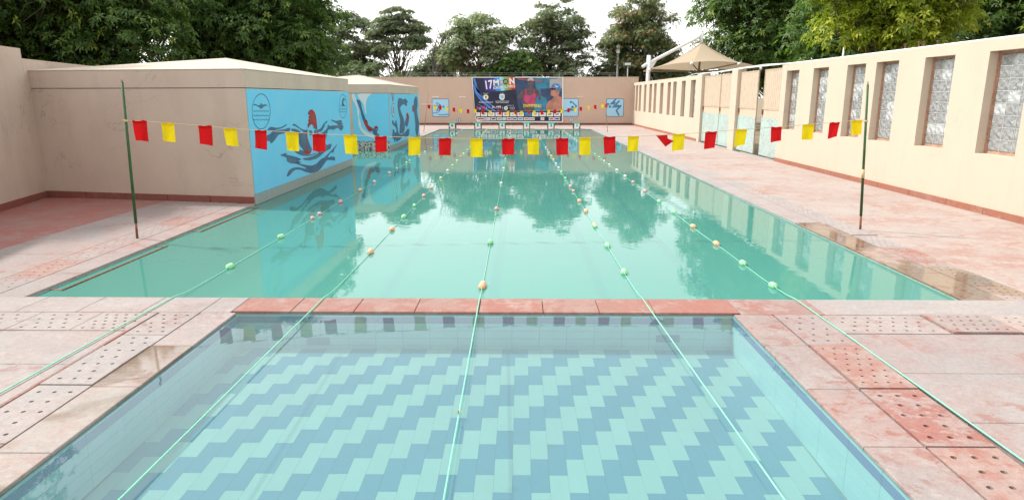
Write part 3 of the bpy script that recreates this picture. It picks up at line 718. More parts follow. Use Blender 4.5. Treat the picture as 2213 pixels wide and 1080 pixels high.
def rrect(x0, x1, z0, z1, r, n=5):
    p = []
    for (cx, cz, a0) in ((x1 - r, z1 - r, 0), (x0 + r, z1 - r, 90), (x0 + r, z0 + r, 180), (x1 - r, z0 + r, 270)):
        for k in range(n + 1): a = R(a0 + 90 * k / n); p.append((cx + r * math.cos(a), cz + r * math.sin(a)))
    return p
def panel(x0, x1, z0, z1, label, figs):
    cx, cz = (x0 + x1) / 2, z0
    t = thing('pictogram_panel', label, 'sign', (cx, FWY - .004, z0), 'swimming pictograms on the far wall')
    hw, hgt = (x1 - x0) / 2, z1 - z0
    for nm, r_, inset, dy, mt in (('border', .11, 0, -.001, 'sign_blue'), ('rim', .08, .045, -.005, 'mural_white'), ('field', .07, .065, -.009, 'sign_light')):
        fld = MB().quad(*[(p[0], dy, p[1]) for p in rrect(-hw + inset, hw - inset, inset, hgt - inset, r_)]).build(nm, mt, t)
    for kind, d in figs:
        if kind == 'head': MB().quad(*[(p[0], -.013, p[1]) for p in circle_pts((d[0] - .5) * 2 * hw, (1 - d[1]) * hgt, d[2] * hgt, 20)]).build('head', 'sign_blue', fld)
        else: obj('figure', polyplate([((p[0] - .5) * 2 * hw, 0, (1 - p[1]) * hgt) for p in d], (0, -1, 0), .013), 'sign_blue', fld)
panel(-6.42, -5.17, .56, 1.85, 'square blue pictogram of a diver above water, left of the banner', [
    ('head', (.67, .44, .06)),
    ('fig', [(.22, .23), (.28, .22), (.44, .45), (.30, .70), (.23, .70), (.36, .46)]),
    ('fig', [(.28, .20), (.36, .22), (.56, .37), (.57, .50), (.42, .72), (.34, .72), (.47, .50), (.44, .40)]),
    ('fig', [(.05, .765), (.37, .765), (.37, .80), (.05, .80)]),
    ('fig', [(.37, .86), (.42, .85), (.47, .88), (.53, .84), (.58, .88), (.64, .84), (.70, .88), (.76, .83), (.82, .85), (.88, .82), (.95, .86), (.95, .90), (.88, .87), (.82, .90), (.76, .88), (.70, .92), (.64, .88), (.58, .92), (.53, .88), (.47, .92), (.42, .89), (.37, .91)])])
panel(2.93, 4.2, .58, 1.87, 'square blue pictogram of a freestyle swimmer partly behind the banner', [
    ('head', (.55, .20, .065)), ('head', (.65, .48, .075)),
    ('fig', [(.60, .22), (.64, .17), (.92, .42), (.80, .56), (.73, .53), (.83, .42)]),
    ('fig', [(.15, .70), (.55, .52), (.66, .60), (.72, .56), (.86, .62), (.86, .66), (.50, .68), (.2, .72)])])
panel(6.18, 7.46, .57, 1.86, 'square blue pictogram of two crouching divers at the right corner', [
    ('head', (.10, .30, .065)), ('head', (.21, .44, .07)),
    ('fig', [(.17, .33), (.48, .03), (.58, .03), (.46, .19), (.56, .20), (.44, .33), (.24, .33)]),
    ('fig', [(.30, .50), (.62, .17), (.72, .09), (.78, .13), (.60, .34), (.86, .36), (.86, .43), (.64, .64), (.78, .92), (.71, .95), (.53, .65), (.68, .48), (.44, .50)])])

# ------------------------------------------------------------------ event banner hung on the far wall
bn = thing('event_banner', 'large dark blue printed swimming event banner hung on the far wall', 'banner', (0, FWY - .05, 0))
BY = FWY - .05
def bp(x, y): p = on_y(1010 + x / 9, 155 + y / 9, BY); return (p.x, p.z)
def bpoly(name, pts, mat, lift): return obj(name, polyplate([(bp(*p)[0], 0, bp(*p)[1]) for p in pts], (0, -1, 0), lift), mat, bn)
for nm, c in (('navy', (.016, .018, .05)), ('purple', (.05, .035, .25)), ('pblue', (.03, .26, .62)), ('plight', (.25, .55, .75)), ('pgreen', (.18, .42, .12)), ('pred', (.52, .06, .03)), ('porange', (.60, .2, .06)), ('pool', (.035, .20, .32)), ('pooldark', (.03, .06, .13)),
              ('skin_dark', (.115, .07, .085)), ('skin', (.44, .20, .14)), ('pink', (.46, .05, .14)), ('capblue', (.07, .21, .48)), ('pyellow', (.80, .66, .10)), ('streak', (.07, .22, .62)), ('ppink', (.7, .08, .3)), ('capwhite', (.55, .5, .5)), ('pgold', (.5, .38, .1))): M[nm] = plain('print_' + nm, c, .45, .3, 2.2)
bsheet = bpoly('sheet', [(80, 105), (600, 108), (1200, 100), (1865, 112), (1868, 500), (1862, 990), (1500, 992), (1000, 985), (600, 985), (190, 975), (160, 930), (125, 560)], 'white', .004)
_real_bn = bn; bn = bsheet
bpoly('print_field', [(100, 120), (1845, 122), (1838, 965), (600, 962), (255, 955), (185, 940), (150, 800)], 'navy', .010)
bpoly('pool_photo', [(930, 120), (1845, 122), (1840, 775), (1010, 775), (960, 500)], 'pooldark', .014)
bpoly('pool_photo', [(1300, 125), (1600, 125), (1600, 330), (1420, 330), (1430, 470), (1540, 520), (1560, 770), (1280, 770), (1330, 560), (1360, 460)], 'pool', .018)
bpoly('lane_rope_print', [(985, 135), (1180, 155), (1460, 170), (1460, 190), (1180, 175), (985, 155)], 'pred', .020)
bpoly('curtain_print', [(1540, 150), (1840, 130), (1840, 330), (1540, 320)], 'grey_metal', .016)
for pts in ([(110, 250), (150, 270), (330, 520), (620, 760), (560, 770), (300, 560), (150, 400)], [(120, 380), (200, 450), (420, 640), (640, 775), (520, 775), (280, 600)], [(105, 130), (150, 130), (200, 330), (300, 500), (180, 380)], [(180, 620), (330, 690), (480, 775), (420, 778)]): bpoly('light_streak', pts, 'streak', .014)
for pts, mt in (([(320, 122), (525, 120), (552, 385), (480, 396), (345, 365)], 'purple'), ([(525, 120), (625, 116), (650, 378), (552, 385)], 'pblue'), ([(625, 116), (700, 112), (724, 370), (650, 378)], 'plight'), ([(700, 112), (775, 108), (800, 361), (724, 370)], 'pgreen'), ([(775, 108), (840, 105), (866, 354), (800, 361)], 'porange'), ([(840, 105), (916, 101), (942, 348), (866, 354)], 'pred')): bpoly('title_stripe', pts, mt, .018)
def btext(s, x, y, hpx, wpx, mat, bold=.01, rot=0, lift=.042):
    p = bp(x, y); sc = abs(bp(x, y + hpx)[1] - p[1]); wd = abs(bp(x + wpx, y)[0] - p[0])
    o = obj('lettering', text_mesh(s, sc * 1.38, bold * sc, 0, wd), mat, bn, (p[0], -lift, p[1])); o.rotation_euler = (R(90), R(rot), 0); return o
btext('17', 410, 265, 165, 140, 'white', .03, -8); btext('M', 560, 222, 110, 110, 'white', .06, -5); btext('N', 868, 190, 115, 100, 'white', .06, -5)
btext('SCHOOL OLYMPICS', 715, 305, 52, 425, 'white', .03, -5); btext('2022', 885, 336, 30, 100, 'mural_red', .02, -5)
for cx, cy, mt in ((672, 212, 'porange'), (742, 196, 'black')):
    p = bp(cx, cy); ringpts(MB(), p[0], p[1], .125, .185, -.024).build('ring', mt, bn)
btext('SWIMMING', 1262, 668, 62, 350, 'pyellow', .03); btext('95', 312, 700, 55, 75, 'ppink', .03); btext('Dr. MPS', 568, 690, 42, 175, 'white', .03)
btext('COLONEL\'S BRIGHTLAND', 678, 578, 18, 265, 'white', .02); btext('PUBLIC SCHOOL, INDIA', 678, 604, 18, 245, 'white', .02); btext('MEMORIAL FOUNDATION', 362, 598, 20, 275, 'white', .02)
btext('Promoted by', 357, 424, 16, 95, 'white'); btext('Hosted by', 674, 424, 16, 70, 'white'); btext('In Association with', 828, 658, 15, 150, 'white')
bpoly('rule', [(500, 722), (655, 722), (655, 730), (500, 730)], 'pred', .024)
for x in (372, 685): bpoly('rule', [(x, 685), (x + 6, 685), (x + 6, 735), (x, 735)], 'white', .024)
p = bp(358, 498); ringpts(MB(), p[0], p[1], .17, .20, -.026).build('emblem_ring', 'pgold', bn); MB().quad(*[(q[0], -.024, q[1]) for q in circle_pts(p[0], p[1], .17)]).build('emblem', 'white', bn)
bpoly('emblem_mark', [(335, 470), (370, 475), (380, 500), (360, 530), (345, 520), (355, 500)], 'black', .028)
bpoly('shield', [(625, 445), (675, 435), (725, 445), (725, 520), (705, 545), (675, 558), (645, 545), (622, 515)], 'white', .024); bpoly('shield_mark', [(640, 460), (710, 460), (705, 515), (675, 535), (645, 515)], 'plight', .026)
p = bp(750, 710); MB().quad(*[(q[0], -.024, q[1]) for q in circle_pts(p[0], p[1], .135)]).build('seal', 'white', bn); MB().quad(*[(q[0], -.026, q[1]) for q in circle_pts(p[0], p[1], .06)]).build('seal_mark', 'streak', bn)
for cx in (848, 898): p = bp(cx, 712); ringpts(MB(), p[0], p[1], .07, .085, -.024).build('spectacle_ring', 'white', bn)
bpoly('logo_mark', [(178, 672), (190, 672), (200, 705), (215, 690), (228, 708), (245, 680), (258, 690), (232, 725), (212, 712), (195, 722)], 'ppink', .024); bpoly('logo_mark', [(228, 715), (262, 705), (272, 718), (250, 732), (230, 730)], 'plight', .026); bpoly('logo_mark', [(410, 705), (440, 690), (445, 705), (415, 718)], 'ppink', .024)
# the printed swimmers
bpoly('swimmer_print', smooth_poly([(1165, 180), (1180, 150), (1240, 125), (1290, 150), (1295, 200), (1285, 270), (1262, 310), (1275, 330), (1350, 345), (1400, 385), (1425, 460), (1420, 560), (1395, 560), (1365, 470), (1330, 480), (1320, 560), (1325, 640), (1285, 700), (1250, 775), (1115, 775), (1095, 700), (1060, 600), (1080, 530), (975, 525), (965, 490), (1020, 430), (1050, 370), (1110, 335), (1190, 320), (1205, 290), (1175, 240)]), 'skin_dark', .024)
bpoly('cap_print', smooth_poly([(1165, 185), (1180, 140), (1235, 118), (1285, 140), (1296, 185), (1235, 172)]), 'capwhite', .028)
bpoly('suit_print', smooth_poly([(1130, 340), (1150, 340), (1160, 460), (1270, 470), (1300, 330), (1315, 335), (1318, 440), (1340, 455), (1318, 560), (1322, 640), (1210, 650), (1090, 570), (1115, 480)]), 'pink', .028)
bpoly('swimmer_print', smooth_poly([(1620, 300), (1700, 270), (1790, 310), (1800, 380), (1785, 430), (1770, 475), (1842, 500), (1842, 775), (1535, 775), (1535, 660), (1570, 580), (1650, 540), (1690, 480), (1630, 470), (1618, 420), (1630, 380), (1612, 345)]), 'skin', .028)
bpoly('cap_print', smooth_poly([(1630, 300), (1650, 255), (1710, 230), (1780, 245), (1820, 310), (1815, 385), (1760, 385), (1730, 330)]), 'capblue', .032)
bpoly('goggles_print', [(1610, 330), (1640, 315), (1725, 330), (1720, 355), (1640, 362), (1612, 350)], 'black', .034)
bpoly('cap_mark', [(1690, 258), (1740, 285), (1782, 282), (1745, 302), (1752, 318), (1730, 300)], 'white', .036)
for i in range(12):
    x0 = 175 + i * 143 if i else 175; x1 = x0 + (68 if i == 0 else 126); x0, x1 = (172, 245) if i == 0 else (262 + (i - 1) * 142.3, 262 + (i - 1) * 142.3 + 126)
    bpoly('sponsor_box', [(x0, 795), (x1, 795), (x1, 870), (x0, 870)], 'pblue' if i == 7 else 'white', .018)
    if i != 7: bpoly('sponsor_mark', [(x0 + 25, 815 + (i % 3) * 6), (x1 - 30, 812), (x1 - 40, 838), (x0 + 35, 842)], ['black', 'pgreen', 'porange', 'grey_metal', 'pred', 'pgold', 'pred', 'pool', 'pred', 'ppink', 'black', 'black'][i], .021)
for i, (x0, x1) in enumerate(((190, 338), (350, 448), (460, 562), (576, 674), (684, 750), (764, 862), (874, 970), (982, 1085), (1098, 1196), (1206, 1308), (1425, 1496), (1584, 1682), (1692, 1802))):
    bpoly('sponsor_box', [(x0, 890), (x1, 890), (x1, 945), (x0, 945)], 'white', .018)
    bpoly('sponsor_mark', [(x0 + 12, 905), (x1 - 12, 903), (x1 - 14, 928), (x0 + 14, 930)], ['pred', 'capwhite', 'black', 'pgreen', 'plight', 'pred', 'skin_dark', 'pblue', 'porange', 'grey_metal', 'capwhite', 'pred', 'purple'][i], .021)

bn = _real_bn
# ------------------------------------------------------------------ starting blocks
for i, (x, n) in enumerate(((-4.34, '6'), (-2.71, '5'), (-1.17, '4'), (.39, '3'), (1.94, '2'), (3.58, '1'))):
    t = thing('starting_block', 'green topped starting block with number ' + {'6': 'six', '5': 'five', '4': 'four', '3': 'three', '2': 'two', '1': 'one'}[n], 'starting block', (x, 42.98, 0), 'starting blocks at the far end')
    p = MB(); p.v = []
    p.box(-.25, .25, 0, .5, .345, .40, .01)
    p.build('platform', 'block_green', t)
    for sx in (-1, 1):
        for yy in (.06, .44): MB().bar((sx * .2, yy, 0), (sx * .2, yy, .345), .05, .06).build('leg', 'block_leg', t)
        MB().bar((sx * .2, .06, .05), (sx * .2, .44, .05), .03, .03).build('foot_rail', 'rust', t)
    np_ = MB().box(-.165, .165, -.004, .012, .10, .335).build('number_panel', 'block_white', t)
    o = obj('digit', text_mesh(n, .24, .008), 'black', np_, (0, -.009, .22)); o.rotation_euler = (R(90), 0, 0)

# ------------------------------------------------------------------ left wall and pump houses
def lw(y): return -9.30 - .2210 * (y - 11.65)
t = thing('boundary_wall', 'plain brown plaster wall at the left edge of the deck', 'wall', (-9.5, 12, 0))
def lwl(m): m.v = [(x + 9.5, y - 12, z) for x, y, z in m.v]; return m
lwl(MB().prism([(lw(-4), -4), (lw(13.28), 13.28), (lw(13.28) - .3, 13.28), (lw(-4) - .3, -4)][::-1], -.05, 2.905)).build('wall_panel', 'wall_brown', t)
lwl(MB().prism([(lw(13.285), 13.285), (lw(40), 40), (lw(40) - .3, 40), (lw(13.285) - .3, 13.285)][::-1], -.05, 2.72)).build('low_wall_panel', 'wall_brown', t)
yy = run(5, 13.42, 1.4, .2)
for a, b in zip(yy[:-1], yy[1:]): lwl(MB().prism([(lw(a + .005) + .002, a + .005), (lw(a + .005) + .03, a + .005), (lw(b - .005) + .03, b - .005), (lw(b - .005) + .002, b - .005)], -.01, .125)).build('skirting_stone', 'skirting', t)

def pump_house(name, label, P, eave, apex, fascia_z):
    ox, oy = P[1]; t = thing(name, label, 'building', (ox, oy, 0))
    L = lambda p: (p[0] - ox, p[1] - oy)
    Q = [L(p) for p in P]
    MB().prism(Q, -.9, fascia_z).build('wall', 'wall_brown', t)
    c = (sum(q[0] for q in Q) / 4, sum(q[1] for q in Q) / 4)
    F = []
    for q in Q:
        d = Vector((q[0] - c[0], q[1] - c[1], 0)); F.append((q[0] + math.copysign(.009, d.x), q[1] + math.copysign(.009, d.y)))
    MB().prism(F, fascia_z + .013, eave).build('fascia', 'wall_brown', t)
    m = MB(); A = (apex[0] - ox, apex[1] - oy, apex[2]); zz = eave + .003
    G = [(q[0] + math.copysign(.008, q[0] - c[0]), q[1] + math.copysign(.008, q[1] - c[1])) for q in F]
    for k in range(4):
        n = (k + 1) % 4
        m.quad((*G[k], zz + .012), (*G[n], zz + .012), A); m.quad((*G[k], zz), (*G[n], zz), (*G[n], zz + .012), (*G[k], zz + .012))
    m.build('roof', 'roof_plaster', t)
    return t
b1 = pump_house('pump_house', 'nearer flat brown pump house with butterfly swimmer mural on its pool side', B1, 2.488, (-7.25, 16.95, 2.925), 2.15)
b2 = pump_house('pump_house', 'farther pump house with diver mural, rising from the water', B2, 2.445, (-7.25, 30.6, 2.95), 2.12)
# nearer house: skirting on the deck side, blue painted side, tile band
fx = Vector((B1[1][0] - B1[0][0], B1[1][1] - B1[0][1], 0)); nf = Vector((fx.y, -fx.x, 0)).normalized()
for k in range(5):
    a, b = Vector((*B1[0], 0)) + fx * (k / 5 + .002), Vector((*B1[0], 0)) + fx * ((k + 1) / 5 - .001)
    q = [a + nf * .002, b + nf * .002, b + nf * .028, a + nf * .028]
    MB().prism([(p.x - B1[1][0], p.y - B1[1][1]) for p in q][::-1], -.01, .125).build('skirting_stone', 'skirting', b1)
o1 = Vector((B1[1][0], B1[1][1], 0)); o2 = Vector((B2[1][0], B2[1][1], 0))
ML = (B1[2][1] - B1[1][1])
g1 = MB().box(.003, .008, .03, ML - .03, .17, 2.14).build('mural_ground', 'mural_blue', b1)
n = 26
tm = MB().box(.003, .014, -ML / n / 2 + .003, ML / n / 2 - .003, -.1, .1).mesh('band_tile'); tm.materials.append(M['tile_strip'])
for k in range(n): obj('band_tile', tm, None, b1, (0, (k + .5) * ML / n, .066))
def mural(parent, o, pts, mat, name, lift, region, scale, axis='x', sm=1):
    P = []
    for (x, y) in (smooth_poly(pts, sm) if sm else pts):
        u, v = region[0] + x / scale, region[1] + y / scale
        q = on_x(u, v, o.x + .01) if axis == 'x' else on_y(u, v, o.y - .01)
        P.append(q - o)
    if axis == 'x': P = [Vector((0, p.y, p.z)) for p in P]; off = (1, 0, 0)
    else: P = [Vector((p.x, 0, p.z)) for p in P]; off = (0, -1, 0)
    return obj(name, polyplate(P, off, lift), mat, parent)
A_ = ((540, 190), 4.5)
m1 = lambda pts, mat, name, lift=.011, sm=1: mural(g1, o1, pts, mat, name, lift, *A_, 'x', sm)
m1([(165, 412), (190, 385), (215, 378), (250, 390), (300, 385), (340, 362), (368, 350), (345, 375), (300, 398), (245, 405), (260, 412), (330, 405), (395, 385), (392, 418), (330, 442), (280, 455), (255, 490), (230, 522), (205, 545), (195, 515), (120, 520), (100, 470), (160, 465), (195, 450), (220, 425), (205, 412), (180, 422)], 'mural_dark', 'swimmer_arm')
m1([(415, 352), (440, 350), (475, 380), (510, 405), (555, 410), (556, 470), (578, 540), (607, 605), (580, 640), (540, 620), (480, 560), (472, 470), (455, 432), (400, 417), (405, 395), (445, 400), (480, 415), (500, 437), (525, 432), (470, 390), (440, 370), (415, 368)], 'mural_dark', 'swimmer_torso')
m1([(655, 412), (690, 395), (715, 350), (752, 316), (756, 332), (730, 352), (725, 380), (700, 422), (662, 432)], 'mural_dark', 'swimmer_shoulder')
m1([(660, 450), (700, 440), (750, 400), (762, 350), (772, 372), (820, 365), (862, 365), (885, 380), (905, 395), (890, 420), (870, 400), (850, 388), (820, 408), (762, 402), (745, 470), (735, 520), (740, 560), (798, 540), (785, 588), (740, 600), (665, 605), (645, 560), (610, 470), (615, 455)], 'mural_dark', 'swimmer_arm')
m1([(785, 305), (830, 322), (860, 318), (885, 310), (902, 335), (885, 340), (915, 352), (890, 358), (912, 372), (905, 400), (885, 412), (860, 360), (830, 338), (800, 326)], 'mural_dark', 'swimmer_hand', .012)
m1([(578, 410), (600, 416), (612, 436), (600, 460), (582, 462), (576, 440)], 'mural_dark', 'swimmer_face'); m1([(622, 420), (645, 402), (652, 440), (632, 455)], 'mural_dark', 'swimmer_face'); m1([(612, 368), (648, 388), (650, 404), (622, 396)], 'mural_dark', 'swimmer_face')
m1([(565, 395), (561, 362), (574, 325), (562, 322), (580, 293), (566, 290), (583, 262), (562, 260), (570, 232), (588, 212), (608, 212), (630, 236), (642, 275), (650, 335), (654, 392), (620, 372), (600, 352), (582, 368)], 'mural_red', 'swimmer_cap', .013, 0)
m1([(552, 405), (561, 405), (557, 560), (562, 612), (597, 618), (588, 638), (565, 648), (540, 642), (513, 598), (549, 612), (550, 560)], 'mural_red', 'suit_line', .013, 0)
m1([(646, 385), (653, 385), (668, 470), (665, 590), (692, 608), (680, 624), (655, 622), (640, 605), (658, 590), (661, 470)], 'mural_red', 'suit_line', .013, 0)
m1([(285, 655), (365, 628), (345, 648), (430, 665), (510, 695), (468, 708), (505, 728), (440, 738), (400, 735), (360, 715), (358, 675)], 'mural_dark', 'wave')
m1([(358, 852), (380, 800), (420, 775), (480, 772), (548, 790), (540, 772), (445, 735), (440, 722), (520, 745), (600, 758), (650, 737), (692, 690), (720, 682), (780, 622), (820, 580), (852, 540), (840, 570), (818, 605), (812, 632), (785, 628), (752, 682), (790, 667), (826, 670), (829, 710), (800, 702), (752, 700), (720, 742), (690, 787), (650, 817), (600, 829), (550, 822), (510, 802), (470, 792), (430, 802), (400, 838), (366, 866)], 'mural_dark', 'wave')
m1([(508, 684), (580, 676), (640, 652), (700, 602), (740, 577), (798, 542), (785, 592), (750, 607), (705, 642), (680, 667), (640, 692), (580, 706), (530, 702)], 'mural_dark', 'wave', .012)
m1([(428, 622), (480, 602), (520, 612), (565, 650), (600, 647), (662, 626), (622, 652), (560, 664), (500, 657)], 'mural_dark', 'wave', .012)
def emblem(parent, o, cx, cy, rx, ry, reg, swim):
    n = 30
    ring = MB()
    for k in range(n):
        a, b = 2 * math.pi * k / n, 2 * math.pi * (k + 1) / n; pts = []
        for (an, s_) in ((a, 1), (b, 1), (b, .955), (a, .955)):
            q = on_x(reg[0][0] + (cx + rx * s_ * math.cos(an)) / reg[1], reg[0][1] + (cy + ry * s_ * math.sin(an)) / reg[1], o.x + .01) - o; pts.append((.011, q.y, q.z))
        ring.quad(*pts)
    ring.build('emblem_ring', 'mural_dark', parent)
    for j, f in enumerate((-.08, .17, .40)):
        w_ = MB(); hw = rx * .85
        for k in range(20):
            x0, x1 = cx - hw + 2 * hw * k / 20, cx - hw + 2 * hw * (k + 1) / 20; P = []
            for (x, dy) in ((x0, 0), (x1, 0), (x1, .035), (x0, .035)):
                ph = abs(math.sin((x - cx + hw) / (2 * hw) * math.pi * 5)); q = on_x(reg[0][0] + x / reg[1], reg[0][1] + (cy + ry * (f + .07 * ph + dy)) / reg[1], o.x + .01) - o; P.append((.011, q.y, q.z))
            w_.quad(*P)
        w_.build('emblem_wave', 'mural_dark', parent)
    mural(parent, o, swim, 'mural_dark', 'emblem_swimmer', .012, *reg, 'x', 1)
emblem(g1, o1, 110, 230, 90, 175, A_, [(28, 172), (50, 156), (85, 174), (100, 166), (105, 150), (113, 150), (118, 165), (150, 160), (182, 176), (150, 174), (125, 192), (110, 208), (95, 192), (60, 170)])
emblem(g1, o1, 905, 180, 38, 117, A_, [(892, 178), (896, 130), (905, 98), (920, 104), (932, 130), (916, 115), (908, 140), (912, 160), (920, 165), (920, 178)])
# farther house: painted front and side
D2 = B2[2][1] - B2[1][1]
g2 = MB().box(-1.42, -.02, -.008, -.003, .30, 2.11).build('mural_ground', 'mural_blue', b2)
g3 = MB().box(.003, .008, .02, D2 - .02, .12, 2.11).build('mural_ground', 'mural_blue', b2)
MB().box(-1.5, -.004, -.016, -.003, -.2, .296).build('mosaic_band', 'mosaic', b2)
n = 18; tm = MB().box(.003, .014, -D2 / n / 2 + .003, D2 / n / 2 - .003, -.1, .1).mesh('band_tile'); tm.materials.append(M['tile_strip'])
for k in range(n): obj('band_tile', tm, None, b2, (0, (k + .5) * D2 / n, .016))
D_ = ((700, 160), 5.4)
m2 = lambda pts, mat, name, lift=.011, sm=1: mural(g2, o2, pts, mat, name, lift, *D_, 'y', sm)
m3 = lambda pts, mat, name, lift=.011, sm=1: mural(g3, o2, pts, mat, name, lift, *D_, 'x', sm)
m2([(325, 232), (352, 232), (370, 280), (395, 370), (415, 440), (408, 500), (425, 560), (445, 640), (520, 690), (600, 722), (600, 750), (560, 742), (490, 722), (440, 672), (410, 612), (400, 560), (405, 520), (390, 460), (385, 400), (365, 350), (330, 290)], 'mural_white', 'foam')
m2([(388, 230), (570, 228), (520, 260), (495, 310), (490, 380), (497, 490), (480, 440), (460, 340), (410, 290)], 'mural_white', 'foam')
m2([(378, 300), (395, 298), (405, 312), (415, 300), (435, 340), (440, 390), (465, 470), (490, 530), (497, 555), (460, 562), (440, 500), (425, 420), (400, 360)], 'mural_dark', 'diver_legs')
m2([(460, 562), (490, 530), (508, 545), (515, 590), (545, 630), (572, 665), (530, 678), (500, 640)], 'mural_red', 'diver_suit', .013)
m2([(525, 605), (560, 625), (585, 640), (605, 655), (630, 640), (632, 660), (615, 675), (640, 705), (660, 727), (600, 725), (572, 690), (567, 665), (545, 635)], 'mural_dark', 'diver_arms', .012)
m2([(586, 636), (588, 618), (602, 607), (620, 608), (634, 624), (634, 642), (612, 640), (600, 655)], 'mural_red', 'diver_cap', .014)
m3([(788, 225), (796, 225), (806, 300), (814, 225), (818, 225), (808, 328), (803, 328)], 'mural_red', 'medal_ribbon', .012, 0)
def ell(cx, cy, rx, ry, n=24): return [(cx + rx * math.cos(2 * math.pi * k / n), cy + ry * math.sin(2 * math.pi * k / n)) for k in range(n)]
m3(ell(810, 422, 21, 82), 'mural_dark', 'medal_rim', .011, 0); m3(ell(810, 422, 17, 72), 'mural_white', 'medal_face', .013, 0); m3(ell(810, 422, 13, 62), 'mural_blue', 'medal_field', .015, 0); m3([(807, 385), (813, 380), (814, 462), (807, 462)], 'mural_red', 'medal_digit', .017, 0)
m3([(875, 280), (900, 285), (930, 300), (945, 285), (965, 300), (982, 330), (965, 345), (974, 378), (950, 372), (935, 350), (900, 372), (887, 402), (902, 450), (927, 510), (942, 570), (946, 640), (930, 690), (880, 702), (885, 620), (890, 540), (870, 450), (858, 380), (862, 310)], 'mural_dark', 'swimmer_arm')
m3([(946, 560), (962, 500), (985, 510), (987, 580), (972, 622), (945, 602)], 'mural_dark', 'swimmer_head'); m3([(960, 490), (965, 455), (980, 453), (994, 500), (989, 572), (976, 520)], 'mural_red', 'swimmer_cap', .013)
m3([(795, 740), (800, 690), (805, 640), (820, 650), (830, 690), (850, 670), (845, 640), (830, 615), (800, 590), (793, 545), (805, 538), (830, 590), (835, 540), (845, 540), (860, 620), (870, 690), (900, 712), (950, 680), (975, 640), (998, 640), (995, 712), (960, 742), (920, 722), (890, 770), (860, 780), (850, 802), (840, 760), (825, 805), (815, 760)], 'mural_dark', 'splash', .012)
m3([(1055, 290), (1070, 260), (1085, 265), (1096, 330), (1085, 440), (1100, 520), (1113, 580), (1106, 640), (1096, 722), (1080, 720), (1065, 660), (1068, 600), (1060, 520), (1050, 420), (1048, 330)], 'mural_dark', 'player_figure'); m3(ell(1040, 405, 9, 46), 'mural_red', 'ball', .012, 0)

# ------------------------------------------------------------------ flag poles and flag lines
def pole(base, top, r, label, group, mats):
    t = thing('flag_pole', label, 'pole', base, group); b = Vector(base); d = Vector(top) - b
    MB().tube([d * .10, d * .97], [r, r * .8], 8).build('shaft', mats[0], t, True)
    MB().tube([d * 0, d * .10], r * .8, 8).build('rusty_foot', 'rust', t, True)
    MB().tube([d * .97, d * 1.0], [r * .8, r * .25], 8).build('tip', mats[1], t, True)
    k = .74; MB().tube([d * (k - .006), d * (k + .006)], r * 1.5, 8).build('string_knot', 'string', t, True)
    return t
PL0, PL1 = Vector((-5.547, 9.381, 0)), Vector((-5.481, 9.386, 2.26)); PR0, PR1 = Vector((5.235, 10.135, 0)), Vector((5.086, 10.125, 2.224))
pole(PL0, PL1, .021, 'green painted pole carrying the near flag line, left of the main pool', 'near flag line poles', ('pole_green', 'bamboo'))
t_ = pole(PR0, PR1, .021, 'green painted pole carrying the near flag line, right of the main pool', 'near flag line poles', ('pole_green', 'bamboo'))
d_ = PR1 - PR0; MB().tube([d_ * .36, d_ * .42], .024, 8).build('splice_wrap', 'string', t_, True)
pole((-5.62, 39.2, 0), (-5.28, 39.2, 2.18), .017, 'thin crooked bamboo pole by the far pump house', 'far flag line poles', ('bamboo', 'bamboo'))
pole((5.04, 39.2, 0), (4.84, 39.2, 2.155), .017, 'thin bamboo pole standing before the right pictogram', 'far flag line poles', ('bamboo', 'bamboo'))

def flag_mesh(w_, h_, dx, dz, rng, hem=.035, sway=0):
    """cloth rectangle hanging from y=0,z=0 in the local xz plane: gentle folds, slanted, folded hem"""
    nx, nz = 6, 7; m = MB(); ph = rng.uniform(0, 6); amp = rng.uniform(.006, .018); curl = rng.uniform(-.025, .025)
    def P(i, k, off=0):
        s, t = i / nx, k / nz
        x = (s - .5) * w_ * (1 - .05 * t) + dx * t; z = -t * h_ + dz * (s - .5) * t - .006 * math.sin(s * 9 + ph) * (1 - t)
        y = amp * math.sin(s * 5.2 + ph + t * 1.3) * (.3 + t) + curl * t * t + sway * t + off
        return (x, y, z)
    for k in range(nz):
        for i in range(nx): m.quad(P(i, k), P(i, k + 1), P(i + 1, k + 1), P(i + 1, k))
    hk_ = hem / h_ * nz
    for i in range(nx): m.quad(P(i, -.05, -.006), P(i, hk_, -.007), P(i + 1, hk_ * rng.uniform(.8, 1.1), -.007), P(i + 1, -.05, -.006))
    for i in range(nx): m.quad(P(i, -.05, -.006), P(i + 1, -.05, -.006), P(i + 1, -.05, .004), P(i, -.05, .004))
    return m
front = [(-5.312, 1.673, .281, .20), (-4.939, 1.64, .256, .18), (-4.432, 1.601, .264, .19), (-4.093, 1.562, .245, .18), (-3.674, 1.535, .259, .17), (-3.24, 1.508, .26, .185), (-2.867, 1.481, .242, .19), (-2.427, 1.466, .269, .19), (-1.997, 1.445, .223, .17), (-1.519, 1.43, .251, .175),
         (-1.084, 1.416, .245, .18), (-.639, 1.408, .266, .18), (-.179, 1.406, .233, .18), (.183, 1.405, .227, .17), (.607, 1.41, .241, .18), (.938, 1.416, .248, .165), (1.298, 1.428, .241, .175), (1.652, 1.433, .215, .16), (2.096, 1.452, .168, .17), (2.322, 1.464, .236, .18), (2.802, 1.496, .243, .17), (3.25, 1.529, .236, .17), (3.776, 1.561, .209, .16), (4.254, 1.60, .223, .17), (4.652, 1.626, .223, .15), (4.986, 1.659, .21, .16)]
fl = thing('flag_line', 'near string of red and yellow cloth flags strung across the main pool', 'flags', (0, 9.77, 1.4))
A0, B0 = PL0 + (PL1 - PL0) * .74, PR0 + (PR1 - PR0) * .745
def yline(x): return 9.381 + (x + 5.547) * .0699
rg = random.Random(5)
pts = [A0] + [Vector((x, yline(x), z)) for x, z, *_ in front] + [B0]
